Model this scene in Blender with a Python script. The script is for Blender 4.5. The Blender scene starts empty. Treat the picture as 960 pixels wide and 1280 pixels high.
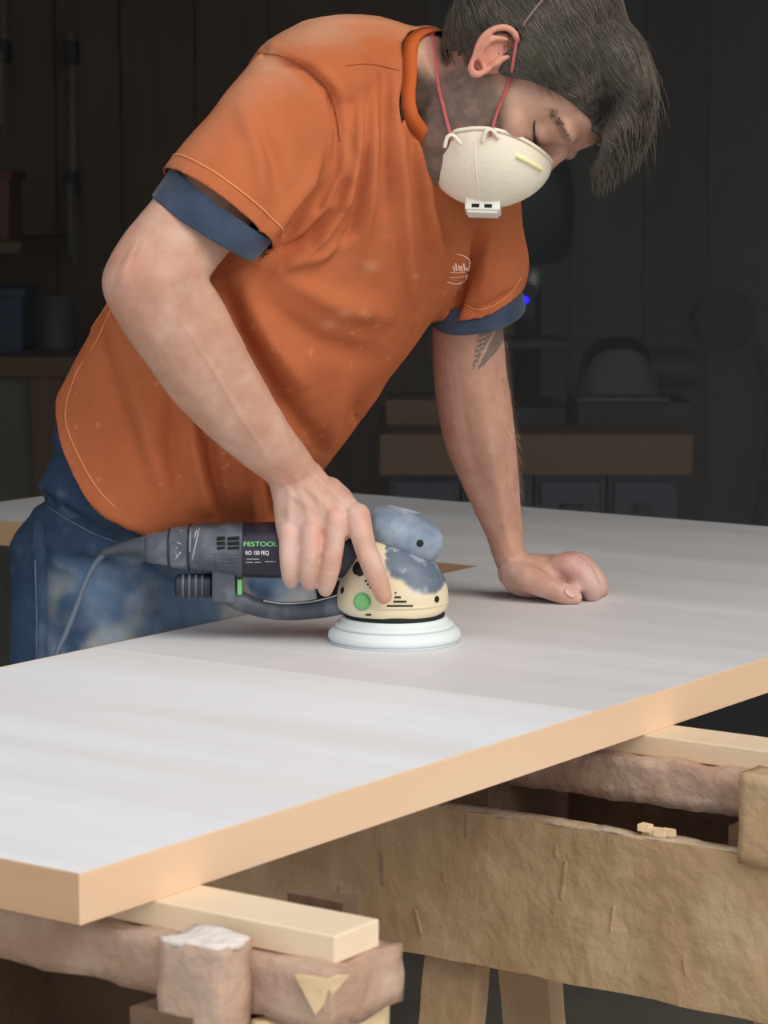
import bpy, bmesh, math, random
import numpy as np
from mathutils import Vector, Matrix
from mathutils.bvhtree import BVHTree
random.seed(7); RNG = np.random.default_rng(7)
SC = bpy.context.scene; COL = SC.collection

# ------------------------------------------------------------------ camera, sky, exposure
FPX = 3300.0; TOP = 0.90
PITCH = math.atan(400.0 / FPX)
CAM = np.array([0.0, -3.03, TOP + 0.512])
cd = bpy.data.cameras.new('camera'); cam = bpy.data.objects.new('camera', cd); COL.objects.link(cam)
cam.location = CAM; cam.rotation_euler = (math.pi / 2 - PITCH, 0, 0)
cd.sensor_fit = 'VERTICAL'; cd.sensor_height = 36; cd.lens = FPX / 1280 * 36
cd.clip_start = 0.05
cd.dof.use_dof = True; cd.dof.focus_distance = 2.95; cd.dof.aperture_fstop = 13
SC.camera = cam

w = bpy.data.worlds.new('overcast_sky'); SC.world = w; w.use_nodes = True
wn = w.node_tree.nodes; wl = w.node_tree.links
bg = wn['Background']; bg.inputs['Color'].default_value = (0.86, 0.94, 1.0, 1); bg.inputs['Strength'].default_value = 0.9
sd = bpy.data.lights.new('hazy_sun', 'SUN'); sun = bpy.data.objects.new('hazy_sun', sd); COL.objects.link(sun)
sd.energy = 1.75; sd.angle = math.radians(45); sd.color = (1.0, 0.93, 0.84)
sun.rotation_euler = Vector((-0.50, 0.58, -0.64)).to_track_quat('-Z', 'Y').to_euler()
vs = SC.view_settings; vs.view_transform = 'Standard'; vs.look = 'None'; vs.gamma = 1; vs.use_curve_mapping = False
vs.exposure = 0.2

# ------------------------------------------------------------------ pixel helpers (pixel -> direction; depth from what a thing touches)
CP, SP = math.cos(PITCH), math.sin(PITCH)
def ray(u, v):
    x = (u - 480) / FPX; y = -(v - 640) / FPX
    return np.array([x, CP + y * SP, -SP + y * CP])
def onz(u, v, z): r = ray(u, v); return CAM + r * ((z - CAM[2]) / r[2])
def P3(u, v, Y): r = ray(u, v); return CAM + r * ((Y - CAM[1]) / r[1])
def proj(V):
    q = np.asarray(V) - CAM
    d = q[:, 1] * CP - q[:, 2] * SP
    return np.stack([480 + FPX * q[:, 0] / d, 640 - FPX * (q[:, 1] * SP + q[:, 2] * CP) / d], 1)
def unit(x): x = np.asarray(x, float); return x / np.linalg.norm(x)

# table frame: a along the near edge, b towards the man
TO = onz(100, 1093, TOP); AZ = math.radians(35)
AV = np.array([math.sin(AZ), math.cos(AZ), 0]); BV = np.array([-math.cos(AZ), math.sin(AZ), 0])
def T(a, b, z): return np.array([TO[0], TO[1], 0]) + AV * a + BV * b + np.array([0, 0, z])

# ------------------------------------------------------------------ mesh helpers
def merge(parts):
    V, Fc, n = [], [], 0
    for v, f in parts:
        v = np.asarray(v, float); V.append(v); Fc += [tuple(i + n for i in q) for q in f]; n += len(v)
    return np.concatenate(V), Fc
def make(name, vf, mat, parent=None, smooth=True, label=None, cat=None, group=None, kind=None, bevel=0, loc=None):
    v, f = vf
    me = bpy.data.meshes.new(name); me.from_pydata([tuple(x) for x in np.asarray(v, float)], [], [tuple(int(i) for i in q) for q in f])
    if bevel:
        bm = bmesh.new(); bm.from_mesh(me)
        bmesh.ops.recalc_face_normals(bm, faces=bm.faces)
        es = [e for e in bm.edges if len(e.link_faces) == 2 and e.calc_face_angle(0) > 0.6]
        bmesh.ops.bevel(bm, geom=es, offset=bevel, segments=2, affect='EDGES', profile=0.5)
        bm.to_mesh(me); bm.free()
    else:
        bm = bmesh.new(); bm.from_mesh(me); bmesh.ops.recalc_face_normals(bm, faces=bm.faces); bm.to_mesh(me); bm.free()
    if mat: me.materials.append(mat)
    if smooth: me.shade_smooth()
    o = bpy.data.objects.new(name, me); COL.objects.link(o)
    if parent: o.parent = parent
    if loc is not None: o.location = loc
    tag(o, label, cat, group, kind)
    return o
def tag(o, label=None, cat=None, group=None, kind=None):
    if label: o['label'] = label
    if cat: o['category'] = cat
    if group: o['group'] = group
    if kind: o['kind'] = kind
    return o
def empty(name, label, cat, loc=(0, 0, 0), group=None):
    o = bpy.data.objects.new(name, None); COL.objects.link(o); o.empty_display_size = 0.05
    o.location = loc
    return tag(o, label, cat, group)
def keep_world(o, par):   # parent without moving
    o.parent = par; o.matrix_parent_inverse = par.matrix_world.inverted() if par.matrix_world else Matrix()
def box(lo, hi):
    x0, y0, z0 = lo; x1, y1, z1 = hi
    v = [(x, y, z) for z in (z0, z1) for y in (y0, y1) for x in (x0, x1)]
    f = [(0, 2, 3, 1), (4, 5, 7, 6), (0, 1, 5, 4), (2, 6, 7, 3), (0, 4, 6, 2), (1, 3, 7, 5)]
    return np.array(v, float), f
def tbox(a0, a1, b0, b1, z0, z1):
    v, f = box((a0, b0, z0), (a1, b1, z1))
    return np.array([T(*q) for q in v]), f
def obox(c, ax, ay, az):  # oriented box: centre and half-axis vectors
    v, f = box((-1, -1, -1), (1, 1, 1))
    return np.asarray(c) + v @ np.array([ax, ay, az], float), f
def beam(p, q, w, h, up=(0, 0, 1)):
    p = np.asarray(p, float); q = np.asarray(q, float); t = unit(q - p); s = unit(np.cross(t, up)); u = np.cross(s, t)
    return obox((p + q) / 2, (q - p) / 2, s * w / 2, u * h / 2)
def ring(c, e1, e2, n=28, p=2.0):
    th = np.linspace(0, 2 * math.pi, n, endpoint=False)
    cx = np.sign(np.cos(th)) * np.abs(np.cos(th)) ** (2 / p); sx = np.sign(np.sin(th)) * np.abs(np.sin(th)) ** (2 / p)
    return np.asarray(c) + cx[:, None] * np.asarray(e1) + sx[:, None] * np.asarray(e2)
def cat_rom(A, k):
    A = np.asarray(A, float); n = len(A); out = []
    for i in range(n - 1):
        p0, p1, p2, p3 = A[max(i - 1, 0)], A[i], A[i + 1], A[min(i + 2, n - 1)]
        for j in range(k):
            t = j / k
            out.append(0.5 * (2 * p1 + (p2 - p0) * t + (2 * p0 - 5 * p1 + 4 * p2 - p3) * t * t + (3 * p1 - p0 - 3 * p2 + p3) * t ** 3))
    out.append(A[-1]); return np.array(out)
def loft(rings, k=1, cap=True, dome=0.0):
    R = np.asarray(rings, float)
    if k > 1: R = cat_rom(R, k)
    m, n = R.shape[:2]
    V = R.reshape(-1, 3); f = []
    for i in range(m - 1):
        for j in range(n):
            jj = (j + 1) % n
            f.append((i * n + j, i * n + jj, (i + 1) * n + jj, (i + 1) * n + j))
    if cap:
        c0 = R[0].mean(0); c1 = R[-1].mean(0)
        if dome:
            c0 = c0 - unit(R[1].mean(0) - c0) * dome; c1 = c1 + unit(c1 - R[-2].mean(0)) * dome
        V = np.concatenate([V, [c0], [c1]]); a, b = len(V) - 2, len(V) - 1
        for j in range(n):
            jj = (j + 1) % n
            f.append((a, jj, j)); f.append((b, (m - 1) * n + j, (m - 1) * n + jj))
    return V, f
def tube(pts, rad, n=12, k=4, dome=True, flat=1.0, up=(0, 0, 1)):
    pts = np.asarray(pts, float); rad = np.broadcast_to(np.asarray(rad, float), (len(pts),))
    A = cat_rom(np.concatenate([pts, rad[:, None]], 1), k) if k > 1 else np.concatenate([pts, rad[:, None]], 1)
    P, r = A[:, :3], A[:, 3]
    tg = np.gradient(P, axis=0); tg /= np.linalg.norm(tg, axis=1)[:, None] + 1e-12
    s = np.cross(tg[0], up)
    if np.linalg.norm(s) < 1e-3: s = np.cross(tg[0], (1, 0, 0))
    s = unit(s); rings = []; 
    for i in range(len(P)):
        s = unit(s - tg[i] * (s @ tg[i])); u = np.cross(s, tg[i])
        rings.append(ring(P[i], s * r[i], u * r[i] * flat, n))
    if dome:
        for sgn, i in ((-1, 0), (1, len(P) - 1)):
            ex = []
            for q in (0.5, 0.85):
                ex.append(P[i] + sgn * tg[i] * r[i] * q + (rings[i if sgn < 0 else -1] - P[i]) * math.sqrt(1 - q * q))
            if sgn < 0: head = [ex[1], ex[0]]
            else: rings = head + rings + ex
    return loft(rings, 1, True)
def ellipsoid(c, e1, e2, e3, nu=24, nv=14):
    c, e1, e2, e3 = map(lambda q: np.asarray(q, float), (c, e1, e2, e3))
    R = []
    for i in range(1, nv):
        ph = math.pi * i / nv
        R.append(ring(c - e3 * math.cos(ph), e1 * math.sin(ph), e2 * math.sin(ph), nu))
    V, f = loft(R, 1, True)
    V[-2] = c - e3; V[-1] = c + e3
    return V, f
def lathe(prof, n=48, c=(0, 0, 0)):
    return loft([ring(np.asarray(c) + np.array([0, 0, z]), (r, 0, 0), (0, r, 0), n) for r, z in prof], 1, True)
def ref_dir(c): return unit(np.asarray(c) - CAM)
def pxring(uA, vA, uB, vB, Y, d, dY=0.0, n=28, p=2.0, tz=0.0):
    A = P3(uA, vA, Y - dY); B = P3(uB, vB, Y + dY); c = (A + B) / 2
    e1 = (B - A) / 2; e2 = ref_dir(c); e2 = (unit(e2 - e1 * (e2 @ e1) / (e1 @ e1)) + np.array([0, 0, tz])) * d
    return ring(c, e1, e2, n, p)
PXM = lambda Y: FPX / (Y + 3.03)      # pixels per metre at depth Y
def pxtube(pts, n=14, k=5):           # list of (u, v, Y, radius px)
    return tube([P3(u, v, Y) for u, v, Y, r in pts], [r / PXM(Y) for u, v, Y, r in pts], n, k)

def vnormals(V, F):
    V = np.asarray(V); N = np.zeros_like(V)
    q = np.array([f for f in F if len(f) == 4]); t = np.array([f for f in F if len(f) == 3])
    for arr in (q, t):
        if len(arr) == 0: continue
        a, b, c = V[arr[:, 0]], V[arr[:, 1]], V[arr[:, 2]]
        nn = np.cross(b - a, c - a) if arr.shape[1] == 3 else np.cross(V[arr[:, 2]] - a, V[arr[:, 3]] - b)
        for i in range(arr.shape[1]): np.add.at(N, arr[:, i], nn)
    return N / (np.linalg.norm(N, axis=1)[:, None] + 1e-12)
def remesh(parts, voxel, smooth=4, fac=0.5):
    V, F = merge(parts)
    me = bpy.data.meshes.new('tmp'); me.from_pydata([tuple(x) for x in V], [], F)
    bm = bmesh.new(); bm.from_mesh(me); bmesh.ops.recalc_face_normals(bm, faces=bm.faces); bm.to_mesh(me); bm.free()
    o = bpy.data.objects.new('tmp', me); COL.objects.link(o)
    m = o.modifiers.new('r', 'REMESH'); m.mode = 'VOXEL'; m.voxel_size = voxel
    if smooth:
        s = o.modifiers.new('s', 'SMOOTH'); s.factor = fac; s.iterations = smooth
    dg = bpy.context.evaluated_depsgraph_get(); ev = o.evaluated_get(dg); m2 = bpy.data.meshes.new_from_object(ev)
    n = len(m2.vertices); co = np.empty(n * 3); m2.vertices.foreach_get('co', co)
    F2 = [tuple(p.vertices) for p in m2.polygons]
    bpy.data.objects.remove(o); bpy.data.meshes.remove(me); bpy.data.meshes.remove(m2)
    return co.reshape(-1, 3), F2
def cull(V, F, keep):
    keep = np.asarray(keep); F = [f for f in F if all(keep[i] for i in f)]
    used = np.zeros(len(V), bool)
    for f in F: used[list(f)] = True
    idx = np.cumsum(used) - 1
    return V[used], [tuple(idx[i] for i in f) for f in F]
def cut(V, F, region, p, n):     # trim everything of `region` beyond the plane, leaving a clean straight rim
    n = unit(n); s = (V - np.asarray(p)) @ n; out = region & (s > 0)
    V = V.copy(); keepf = []; rim = set()
    for f in F:
        k = [out[i] for i in f]
        if all(k): continue
        keepf.append(f)
        if any(k): rim.update(i for i in f if out[i])
    r = np.array(sorted(rim), int)
    if len(r): V[r] -= n * s[r][:, None]
    used = np.zeros(len(V), bool)
    for f in keepf: used[list(f)] = True
    idx = np.cumsum(used) - 1
    return V[used], [tuple(idx[i] for i in f) for f in keepf], used
def smooth_rims(V, F, it=12):      # even out the open edges of a trimmed cloth
    from collections import Counter
    c = Counter(tuple(sorted((f[i], f[(i + 1) % len(f)]))) for f in F for i in range(len(f)))
    e = np.array([k for k, n in c.items() if n == 1]); V = V.copy(); n = len(V); deg = np.bincount(e.ravel(), minlength=n)
    for _ in range(it):
        acc = np.stack([np.bincount(e[:, 0], V[e[:, 1], j], n) + np.bincount(e[:, 1], V[e[:, 0], j], n) for j in range(3)], 1)
        m = deg >= 2; V[m] = .5 * V[m] + .5 * acc[m] / deg[m][:, None]
    return V
def relax(V, F, mask, it=10, k=0.5):     # local smoothing of the masked vertices
    e = np.array([(f[i], f[(i + 1) % len(f)]) for f in F for i in range(len(f))]); V = V.copy(); n = len(V)
    deg = np.bincount(e[:, 0], minlength=n) + np.bincount(e[:, 1], minlength=n)
    for _ in range(it):
        acc = np.stack([np.bincount(e[:, 0], V[e[:, 1], j], n) + np.bincount(e[:, 1], V[e[:, 0], j], n) for j in range(3)], 1) / np.maximum(deg, 1)[:, None]
        V = V + (acc - V) * (k * mask)[:, None]
    return V
def colattr(o, C, name='Col'):
    a = o.data.color_attributes.new(name, 'FLOAT_COLOR', 'POINT')
    C4 = np.concatenate([C, np.ones((len(C), 1))], 1).astype(np.float32)
    a.data.foreach_set('color', C4.ravel())
# cheap value noise in 3D
_perm = RNG.random((64, 64, 64))
def vnoise(p):
    p = np.asarray(p, float); i = np.floor(p).astype(int); f = p - i; f = f * f * (3 - 2 * f); out = 0
    for dx in (0, 1):
        for dy in (0, 1):
            for dz in (0, 1):
                wgt = (f[:, 0] if dx else 1 - f[:, 0]) * (f[:, 1] if dy else 1 - f[:, 1]) * (f[:, 2] if dz else 1 - f[:, 2])
                out = out + wgt * _perm[(i[:, 0] + dx) % 64, (i[:, 1] + dy) % 64, (i[:, 2] + dz) % 64]
    return out * 2 - 1
def fbm(p, o=4):
    s, a = 0, 0.5
    for k in range(o): s = s + a * vnoise(p * 2 ** k + 17.3 * k); a *= 0.5
    return s
def dist_poly(uv, pts):  # distance to polyline and parameter along it
    best = np.full(len(uv), 1e9); par = np.zeros(len(uv)); n = len(pts) - 1
    for i in range(n):
        a = np.array(pts[i], float); b = np.array(pts[i + 1], float); d = b - a
        t = np.clip(((uv - a) @ d) / (d @ d), 0, 1); q = a + t[:, None] * d
        dd = np.linalg.norm(uv - q, axis=1); m = dd < best; best[m] = dd[m]; par[m] = ((i + t) / n)[m]
    return best, par
def sm(x, a, b):
    t = np.clip((x - a) / (b - a), 0, 1); return t * t * (3 - 2 * t)

# ------------------------------------------------------------------ materials
def S(r, g, b): return tuple((((c / 255) + 0.055) / 1.055) ** 2.4 if c > 10 else c / 255 / 12.92 for c in (r, g, b)) + (1,)
def mat(name, c1, c2=None, scale=8, stretch=(1, 1, 1), rough=0.6, bump=0.0, bscale=60, detail=6, metal=0, attr=None, attr_mix=1.0,
        spec=0.4, dust=None, dust_amt=0.0, dscale=6, sss=0.0, sheen=0.0, lo=0.3, hi=0.7, trans=0, emit=None, bstretch=None, dlo=0.45, dhi=0.65, coords='Object'):
    m = bpy.data.materials.new(name); m.use_nodes = True; nt = m.node_tree; N, L = nt.nodes, nt.links
    bs = N['Principled BSDF']
    tc = N.new('ShaderNodeTexCoord'); mp = N.new('ShaderNodeMapping'); mp.inputs['Scale'].default_value = stretch
    L.new(tc.outputs[coords], mp.inputs['Vector'])
    nz = N.new('ShaderNodeTexNoise'); nz.inputs['Scale'].default_value = scale; nz.inputs['Detail'].default_value = detail
    L.new(mp.outputs[0], nz.inputs['Vector'])
    cr = N.new('ShaderNodeValToRGB'); cr.color_ramp.elements[0].color = c1; cr.color_ramp.elements[1].color = c2 or c1
    cr.color_ramp.elements[0].position = lo; cr.color_ramp.elements[1].position = hi
    L.new(nz.outputs['Fac'], cr.inputs[0]); col = cr.outputs[0]
    if attr:
        at = N.new('ShaderNodeAttribute'); at.attribute_name = attr
        mx = N.new('ShaderNodeMix'); mx.data_type = 'RGBA'; mx.blend_type = 'MULTIPLY'; mx.inputs['Factor'].default_value = attr_mix
        L.new(at.outputs['Color'], mx.inputs['A']); L.new(col, mx.inputs['B']); col = mx.outputs['Result']
    if dust:
        dn = N.new('ShaderNodeTexNoise'); dn.inputs['Scale'].default_value = dscale; dn.inputs['Detail'].default_value = 8
        L.new(tc.outputs[coords], dn.inputs['Vector'])
        dr = N.new('ShaderNodeMapRange'); dr.inputs['From Min'].default_value = dlo; dr.inputs['From Max'].default_value = dhi
        dr.inputs['To Max'].default_value = dust_amt; L.new(dn.outputs['Fac'], dr.inputs['Value'])
        mx = N.new('ShaderNodeMix'); mx.data_type = 'RGBA'; L.new(dr.outputs[0], mx.inputs['Factor'])
        L.new(col, mx.inputs['A']); mx.inputs['B'].default_value = dust; col = mx.outputs['Result']
    L.new(col, bs.inputs['Base Color'])
    bs.inputs['Roughness'].default_value = rough; bs.inputs['Metallic'].default_value = metal
    bs.inputs['Specular IOR Level'].default_value = spec
    if sss:
        bs.inputs['Subsurface Weight'].default_value = sss; bs.inputs['Subsurface Radius'].default_value = (0.012, 0.005, 0.003); bs.inputs['Subsurface Scale'].default_value = 0.5
    if sheen: bs.inputs['Sheen Weight'].default_value = sheen
    if trans: bs.inputs['Transmission Weight'].default_value = trans
    if emit: bs.inputs['Emission Color'].default_value = emit[0]; bs.inputs['Emission Strength'].default_value = emit[1]
    if bump:
        b2 = N.new('ShaderNodeTexNoise'); b2.inputs['Scale'].default_value = bscale; b2.inputs['Detail'].default_value = 8
        if bstretch:
            m2 = N.new('ShaderNodeMapping'); m2.inputs['Scale'].default_value = bstretch; L.new(tc.outputs[coords], m2.inputs['Vector']); L.new(m2.outputs[0], b2.inputs['Vector'])
        else: L.new(tc.outputs[coords], b2.inputs['Vector'])
        bp = N.new('ShaderNodeBump'); bp.inputs['Strength'].default_value = min(bump, 1); bp.inputs['Distance'].default_value = 0.004
        L.new(b2.outputs['Fac'], bp.inputs['Height']); L.new(bp.outputs[0], bs.inputs['Normal'])
    return m
def wood(name, c1, c2, direction, rough=0.6, bump=0.15, scale=7, dust=None, dust_amt=0, stretch=9, bscale=60, dlo=.4, dhi=.7, lo=.3, hi=.7):
    m = mat(name, c1, c2, scale=scale, rough=rough, dust=dust, dust_amt=dust_amt, bump=bump, bscale=bscale, dlo=dlo, dhi=dhi, lo=lo, hi=hi, spec=0.25)
    mp = [n for n in m.node_tree.nodes if n.bl_idname == 'ShaderNodeMapping'][0]
    # direction: angle of the grain about z
    mp.vector_type = 'TEXTURE'; mp.inputs['Rotation'].default_value = (0, 0, direction); mp.inputs['Scale'].default_value = (stretch, 1, 1)
    return m

# ------------------------------------------------------------------ the workshop shell
TA = math.atan2(AV[1], AV[0]); TB = math.atan2(BV[1], BV[0])
M_conc = mat('dusty_concrete', S(92, 84, 74), S(120, 110, 98), scale=3, rough=0.9, bump=0.2, bscale=25)
M_gravel = mat('driveway_concrete', S(150, 146, 140), S(172, 168, 160), scale=3, rough=0.95, bump=0.2, bscale=25)
M_board = mat('dark_wall_board', S(82, 62, 42), S(100, 76, 52), scale=5, stretch=(3, 3, 0.4), rough=0.8, bump=0.2)
M_board2 = mat('dark_wall_board_grey', S(84, 80, 70), S(98, 94, 82), scale=5, stretch=(3, 3, 0.4), rough=0.8, bump=0.2)
M_ceil = mat('dim_ceiling', S(70, 66, 60), S(80, 76, 68), rough=0.9)
M_steel = mat('worn_steel', S(120, 118, 112), S(150, 148, 140), rough=0.45, metal=0.7)
M_black = mat('black_plastic', S(24, 25, 28), S(34, 35, 38), rough=0.5)
def struct(name, vf, m, **k): return make(name, vf, m, smooth=False, kind='structure', **k)
RX0, RX1, RY0, RY1, RH = -2.3, 3.2, -0.25, 4.6, 2.9
struct('floor', box((RX0, RY0, -0.1), (RX1, RY1, 0)), M_conc)
struct('trim_1', box((-9, -9, -0.12), (9, RY0, -0.005)), M_gravel)
struct('ceiling', box((RX0, RY0, RH), (RX1, RY1, RH + 0.15)), M_ceil)
wb = struct('wall_back', box((RX0, RY1, 0), (RX1, RY1 + 0.12, RH)), M_ceil)
struct('wall_left', box((RX0 - 0.12, RY0, 0), (RX0, RY1, RH)), M_board)
struct('wall_right', box((RX1, RY0, 0), (RX1 + 0.12, RY1, RH)), M_board2)
struct('trim_2', box((RX0 - 0.4, RY0 - 0.15, 2.65), (RX1 + 0.4, RY0, RH + 0.3)), M_ceil)   # door header
x = RX0; k = 0
while x < RX1 - 0.02:                                   # vertical boards of the back wall
    wd = 0.18 + 0.05 * random.random(); x1 = min(x + wd, RX1)
    make('wall_board', box((x + 0.004, RY1 - 0.022 - 0.006 * random.random(), 0), (x1 - 0.004, RY1, RH)), M_board if x < 0.1 or random.random() < .25 else M_board2, wb, smooth=False)
    x = x1; k += 1

# ------------------------------------------------------------------ L-shaped countertop being sanded
M_top = wood('dusted_maple', S(228, 224, 222), S(242, 242, 245), TB, rough=0.5, bump=0.03, scale=9, stretch=9)
M_top2 = wood('dusted_maple_dark', S(213, 208, 206), S(230, 228, 229), TB, rough=0.5, bump=0.03, scale=9, stretch=9)
M_edge = wood('raw_maple_edge', S(220, 180, 144), S(231, 197, 165), TA, rough=0.6, bump=0.05, scale=5, stretch=7)
M_edge_shade = wood('raw_maple_edge_shaded', S(188, 148, 112), S(208, 170, 134), TB, rough=0.65, bump=0.06, scale=9, stretch=10)  # edge maple darkened: shade of the faces turned from the sun is painted in
ZB = 0.86; WB = 0.655; A1, A2 = 1.565, 2.185; BE = 1.72; RW = -0.0
ctop = empty('countertop', 'pale maple L-shaped countertop dusted white, lying on two sawhorses', 'countertop', T(0.8, 0.3, 0.86))
def tpart(name, vf, m, par=ctop, bevel=0.0015, smooth=False, **k):
    o = make(name, vf, m, None, smooth=smooth, bevel=bevel, **k); o.parent = par
    o.matrix_parent_inverse = Matrix.Translation(par.location).inverted(); return o
EW = 0.0025
tpart('front_edge_strip', tbox(0, A2, 0, EW, ZB, TOP), M_edge, bevel=0.0008)
tpart('end_edge_strip', tbox(0, EW, EW, WB, ZB, TOP), M_edge_shade, bevel=0.0008)
tpart('inner_edge_strip', tbox(A1 - EW, A1, WB, BE, ZB, TOP), M_edge_shade, bevel=0.0008)
tpart('inner_edge_strip', tbox(EW, A1 - EW, WB, WB + EW, ZB, TOP), M_edge_shade, bevel=0.0008)
tpart('end_edge_strip', tbox(A1, A2, BE, BE + EW, ZB, TOP), M_edge_shade, bevel=0.0008)
# staves run from the near edge towards the man, in three glued panels
def staves(a0, a1, b0, b1, n, m):
    wdt = (a1 - a0) / n
    for i in range(n):
        tpart('stave', tbox(a0 + i * wdt, a0 + (i + 1) * wdt, b0, b1, ZB, TOP), m, bevel=0)
staves(EW, 0.77, EW, WB, 5, M_top)
staves(0.77, A1, EW, WB, 5, M_top2)
staves(A1, A2, EW, BE, 4, M_top2)

# ------------------------------------------------------------------ sawhorses: two plywood sides with end posts, a beam and a sleeper
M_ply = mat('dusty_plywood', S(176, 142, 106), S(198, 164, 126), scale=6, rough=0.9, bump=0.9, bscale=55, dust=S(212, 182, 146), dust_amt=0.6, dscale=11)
M_ply_shade = mat('shaded_plywood', S(92, 70, 54), S(112, 86, 66), scale=6, rough=0.9, bump=0.8, bscale=55, dust=S(140, 110, 86), dust_amt=0.3, dscale=9)  # plywood darkened for inner parts, shade between the panels is in its colour
M_rough = mat('rough_sawn_beam', S(156, 122, 102), S(186, 150, 128), scale=9, rough=0.95, bump=1.0, bscale=70, dust=S(206, 180, 160), dust_amt=0.5, dscale=14)
M_sleep = wood('fresh_sleeper', S(222, 194, 160), S(236, 212, 182), TB, rough=0.7, bump=0.2, scale=9, stretch=10)
M_chip = mat('raw_chip', S(226, 194, 150), S(238, 210, 170), scale=20, rough=0.9, bump=0.6)
M_edgedust = mat('settled_dust', S(186, 160, 134), S(204, 180, 154), scale=30, rough=1, bump=1, bscale=120)
M_sawdust = mat('pale_sawdust', S(222, 208, 196), S(236, 226, 216), scale=30, rough=1, bump=1, bscale=120)
def roughen(vf, amp, seed, cuts=6, el=.035):   # subdivide and jitter so that edges look worn
    v, f = vf
    me = bpy.data.meshes.new('t'); me.from_pydata([tuple(q) for q in v], [], f); bm = bmesh.new(); bm.from_mesh(me)
    for _ in range(cuts):
        L = [e for e in bm.edges if e.calc_length() > el]
        if not L: break
        bmesh.ops.subdivide_edges(bm, edges=L, cuts=1, use_grid_fill=True)
    bmesh.ops.triangulate(bm, faces=bm.faces)
    V = np.array([q.co[:] for q in bm.verts]); F = [tuple(q.index for q in g.verts) for g in bm.faces]
    bm.free(); bpy.data.meshes.remove(me)
    V = V + amp * np.stack([fbm(V * (28 if el > .03 else 40) + seed + 5 * i, 4) for i in range(3)], 1)
    return V, F
PANEL_Z0, PANEL_Z1, TAB = 0.612, 0.775, 0.852
def panel(a, b0, b1, tb, th=0.02, PANEL_Z1=0.775, T0=0.852):    # side panel with raised tabs at both ends, profile in (b, z)
    pr = [(b0, PANEL_Z0), (b1, PANEL_Z0), (b1, TAB), (b1 - tb, TAB), (b1 - tb, PANEL_Z1), (b0 + tb, PANEL_Z1), (b0 + tb, T0), (b0, T0)]
    V = np.array([T(a + s, q[0], q[1]) for s in (0, th) for q in pr]); n = len(pr)
    F = []
    for lo in (0, n):
        F += [tuple(lo + i for i in g) for g in ((0, 1, 4, 5), (1, 2, 3, 4), (5, 6, 7, 0))]
    for i in range(n): F.append((i, (i + 1) % n, n + (i + 1) % n, n + i))
    return V, F
def sawhorse(asl, b0, b1, bs0, label, seed, aw):
    o = empty('sawhorse', label, 'sawhorse', T(asl, (b0 + b1) / 2, 0))
    pf = asl - 0.085
    part = lambda n, vf, m, **k: tpart(n, vf, m, o, **k)
    part('side_panel', roughen(panel(pf, b0, b1, 0.055, 0.022, 0.775 if aw > .06 else .735, 0.852 if aw > .06 else .74), 0.0035, seed), M_ply, bevel=0)
    part('side_panel', roughen(panel(pf + 0.185, b0, b1, 0.055, 0.022), 0.003, seed + 9), M_ply_shade, bevel=0)
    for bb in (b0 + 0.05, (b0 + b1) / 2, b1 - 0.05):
        part('spreader', roughen(tbox(pf + 0.02, pf + 0.187, bb - 0.03, bb + 0.03, PANEL_Z0 + 0.02, 0.796), 0.002, seed + bb), M_ply_shade, bevel=0)
    part('beam', roughen(tbox(asl - 0.022, asl + 0.075, bs0 - 0.01, b1 + 0.05, 0.793, 0.8385), 0.007, seed + 3, 9, .014), M_rough, smooth=True, bevel=0)
    for bb in (b0 + 0.02, b0 + 0.41, b1 - 0.1):
        for aa, s in ((pf + 0.066, -1), (pf + 0.150, 1)):
            part('leg', roughen(beam(T(aa, bb, PANEL_Z1 - 0.02) if s < 9 else 0, T(aa + s * 0.13, bb, 0.0), 0.064, 0.03, up=tuple(AV)), 0.002, seed + bb * 7 + aa), M_ply, bevel=0)
    part('floor_stretcher', beam(T(asl + 0.01, b0 + 0.05, 0.2), T(asl + 0.01, b1 - 0.1, 0.2), 0.05, 0.02), M_ply_shade)
    sl = make('sleeper_board', tbox(asl, asl + aw, bs0, b1 + 0.06, 0.838, ZB), M_sleep, smooth=False, bevel=0.0015)
    return o, sl
h1, s1 = sawhorse(0.088, -0.108, 0.58, -0.174, 'dusty rough sawhorse under the square corner of the countertop', 1.0, 0.058)
h2, s2 = sawhorse(0.866, -0.212, 0.57, -0.285, 'tan plywood sawhorse with the wide scarred side panel', 21.0, 0.062)
tag(s1, 'clean pale sleeper board on the sawhorse under the countertop corner', 'board', 'sleeper boards under the countertop')
tag(s2, 'clean pale sleeper board on the wide plywood sawhorse', 'board', 'sleeper boards under the countertop')
# broken, dusty post end and torn beam end on the near sawhorse
tpart('end_post', roughen(tbox(0.026, 0.066, -0.112, -0.055, 0.6, 0.853), 0.0055, 5.5, 9, .010), M_rough, h1, smooth=True, bevel=0)
tpart('end_post', roughen(tbox(0.772, 0.812, -0.216, -0.157, 0.768, 0.857), 0.0035, 3.1, 9, .012), M_ply, h2, smooth=True, bevel=0)
tpart('sawdust_cap', roughen(tbox(0.0265, 0.0655, -0.1115, -0.0555, 0.849, 0.8555), 0.006, 2.2, 9, .008), M_sawdust, h1, smooth=True, bevel=0)
tpart('torn_chip', roughen((np.array([T(0.062, -0.155, 0.834), T(0.062, -0.187, 0.835), T(0.0605, -0.176, 0.807), T(0.085, -0.190, 0.834), T(0.075, -0.17, 0.82)]),
      [(0, 2, 1), (1, 2, 3), (0, 1, 3), (0, 3, 4), (0, 4, 2), (2, 4, 3)]), 0.001, 1), M_chip, h1, bevel=0)
tpart('end_block', roughen(tbox(0.068, 0.17, -0.165, -0.108, 0.70, 0.790), 0.008, 8, 9, .014), M_chip, h1, smooth=True, bevel=0)
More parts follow.
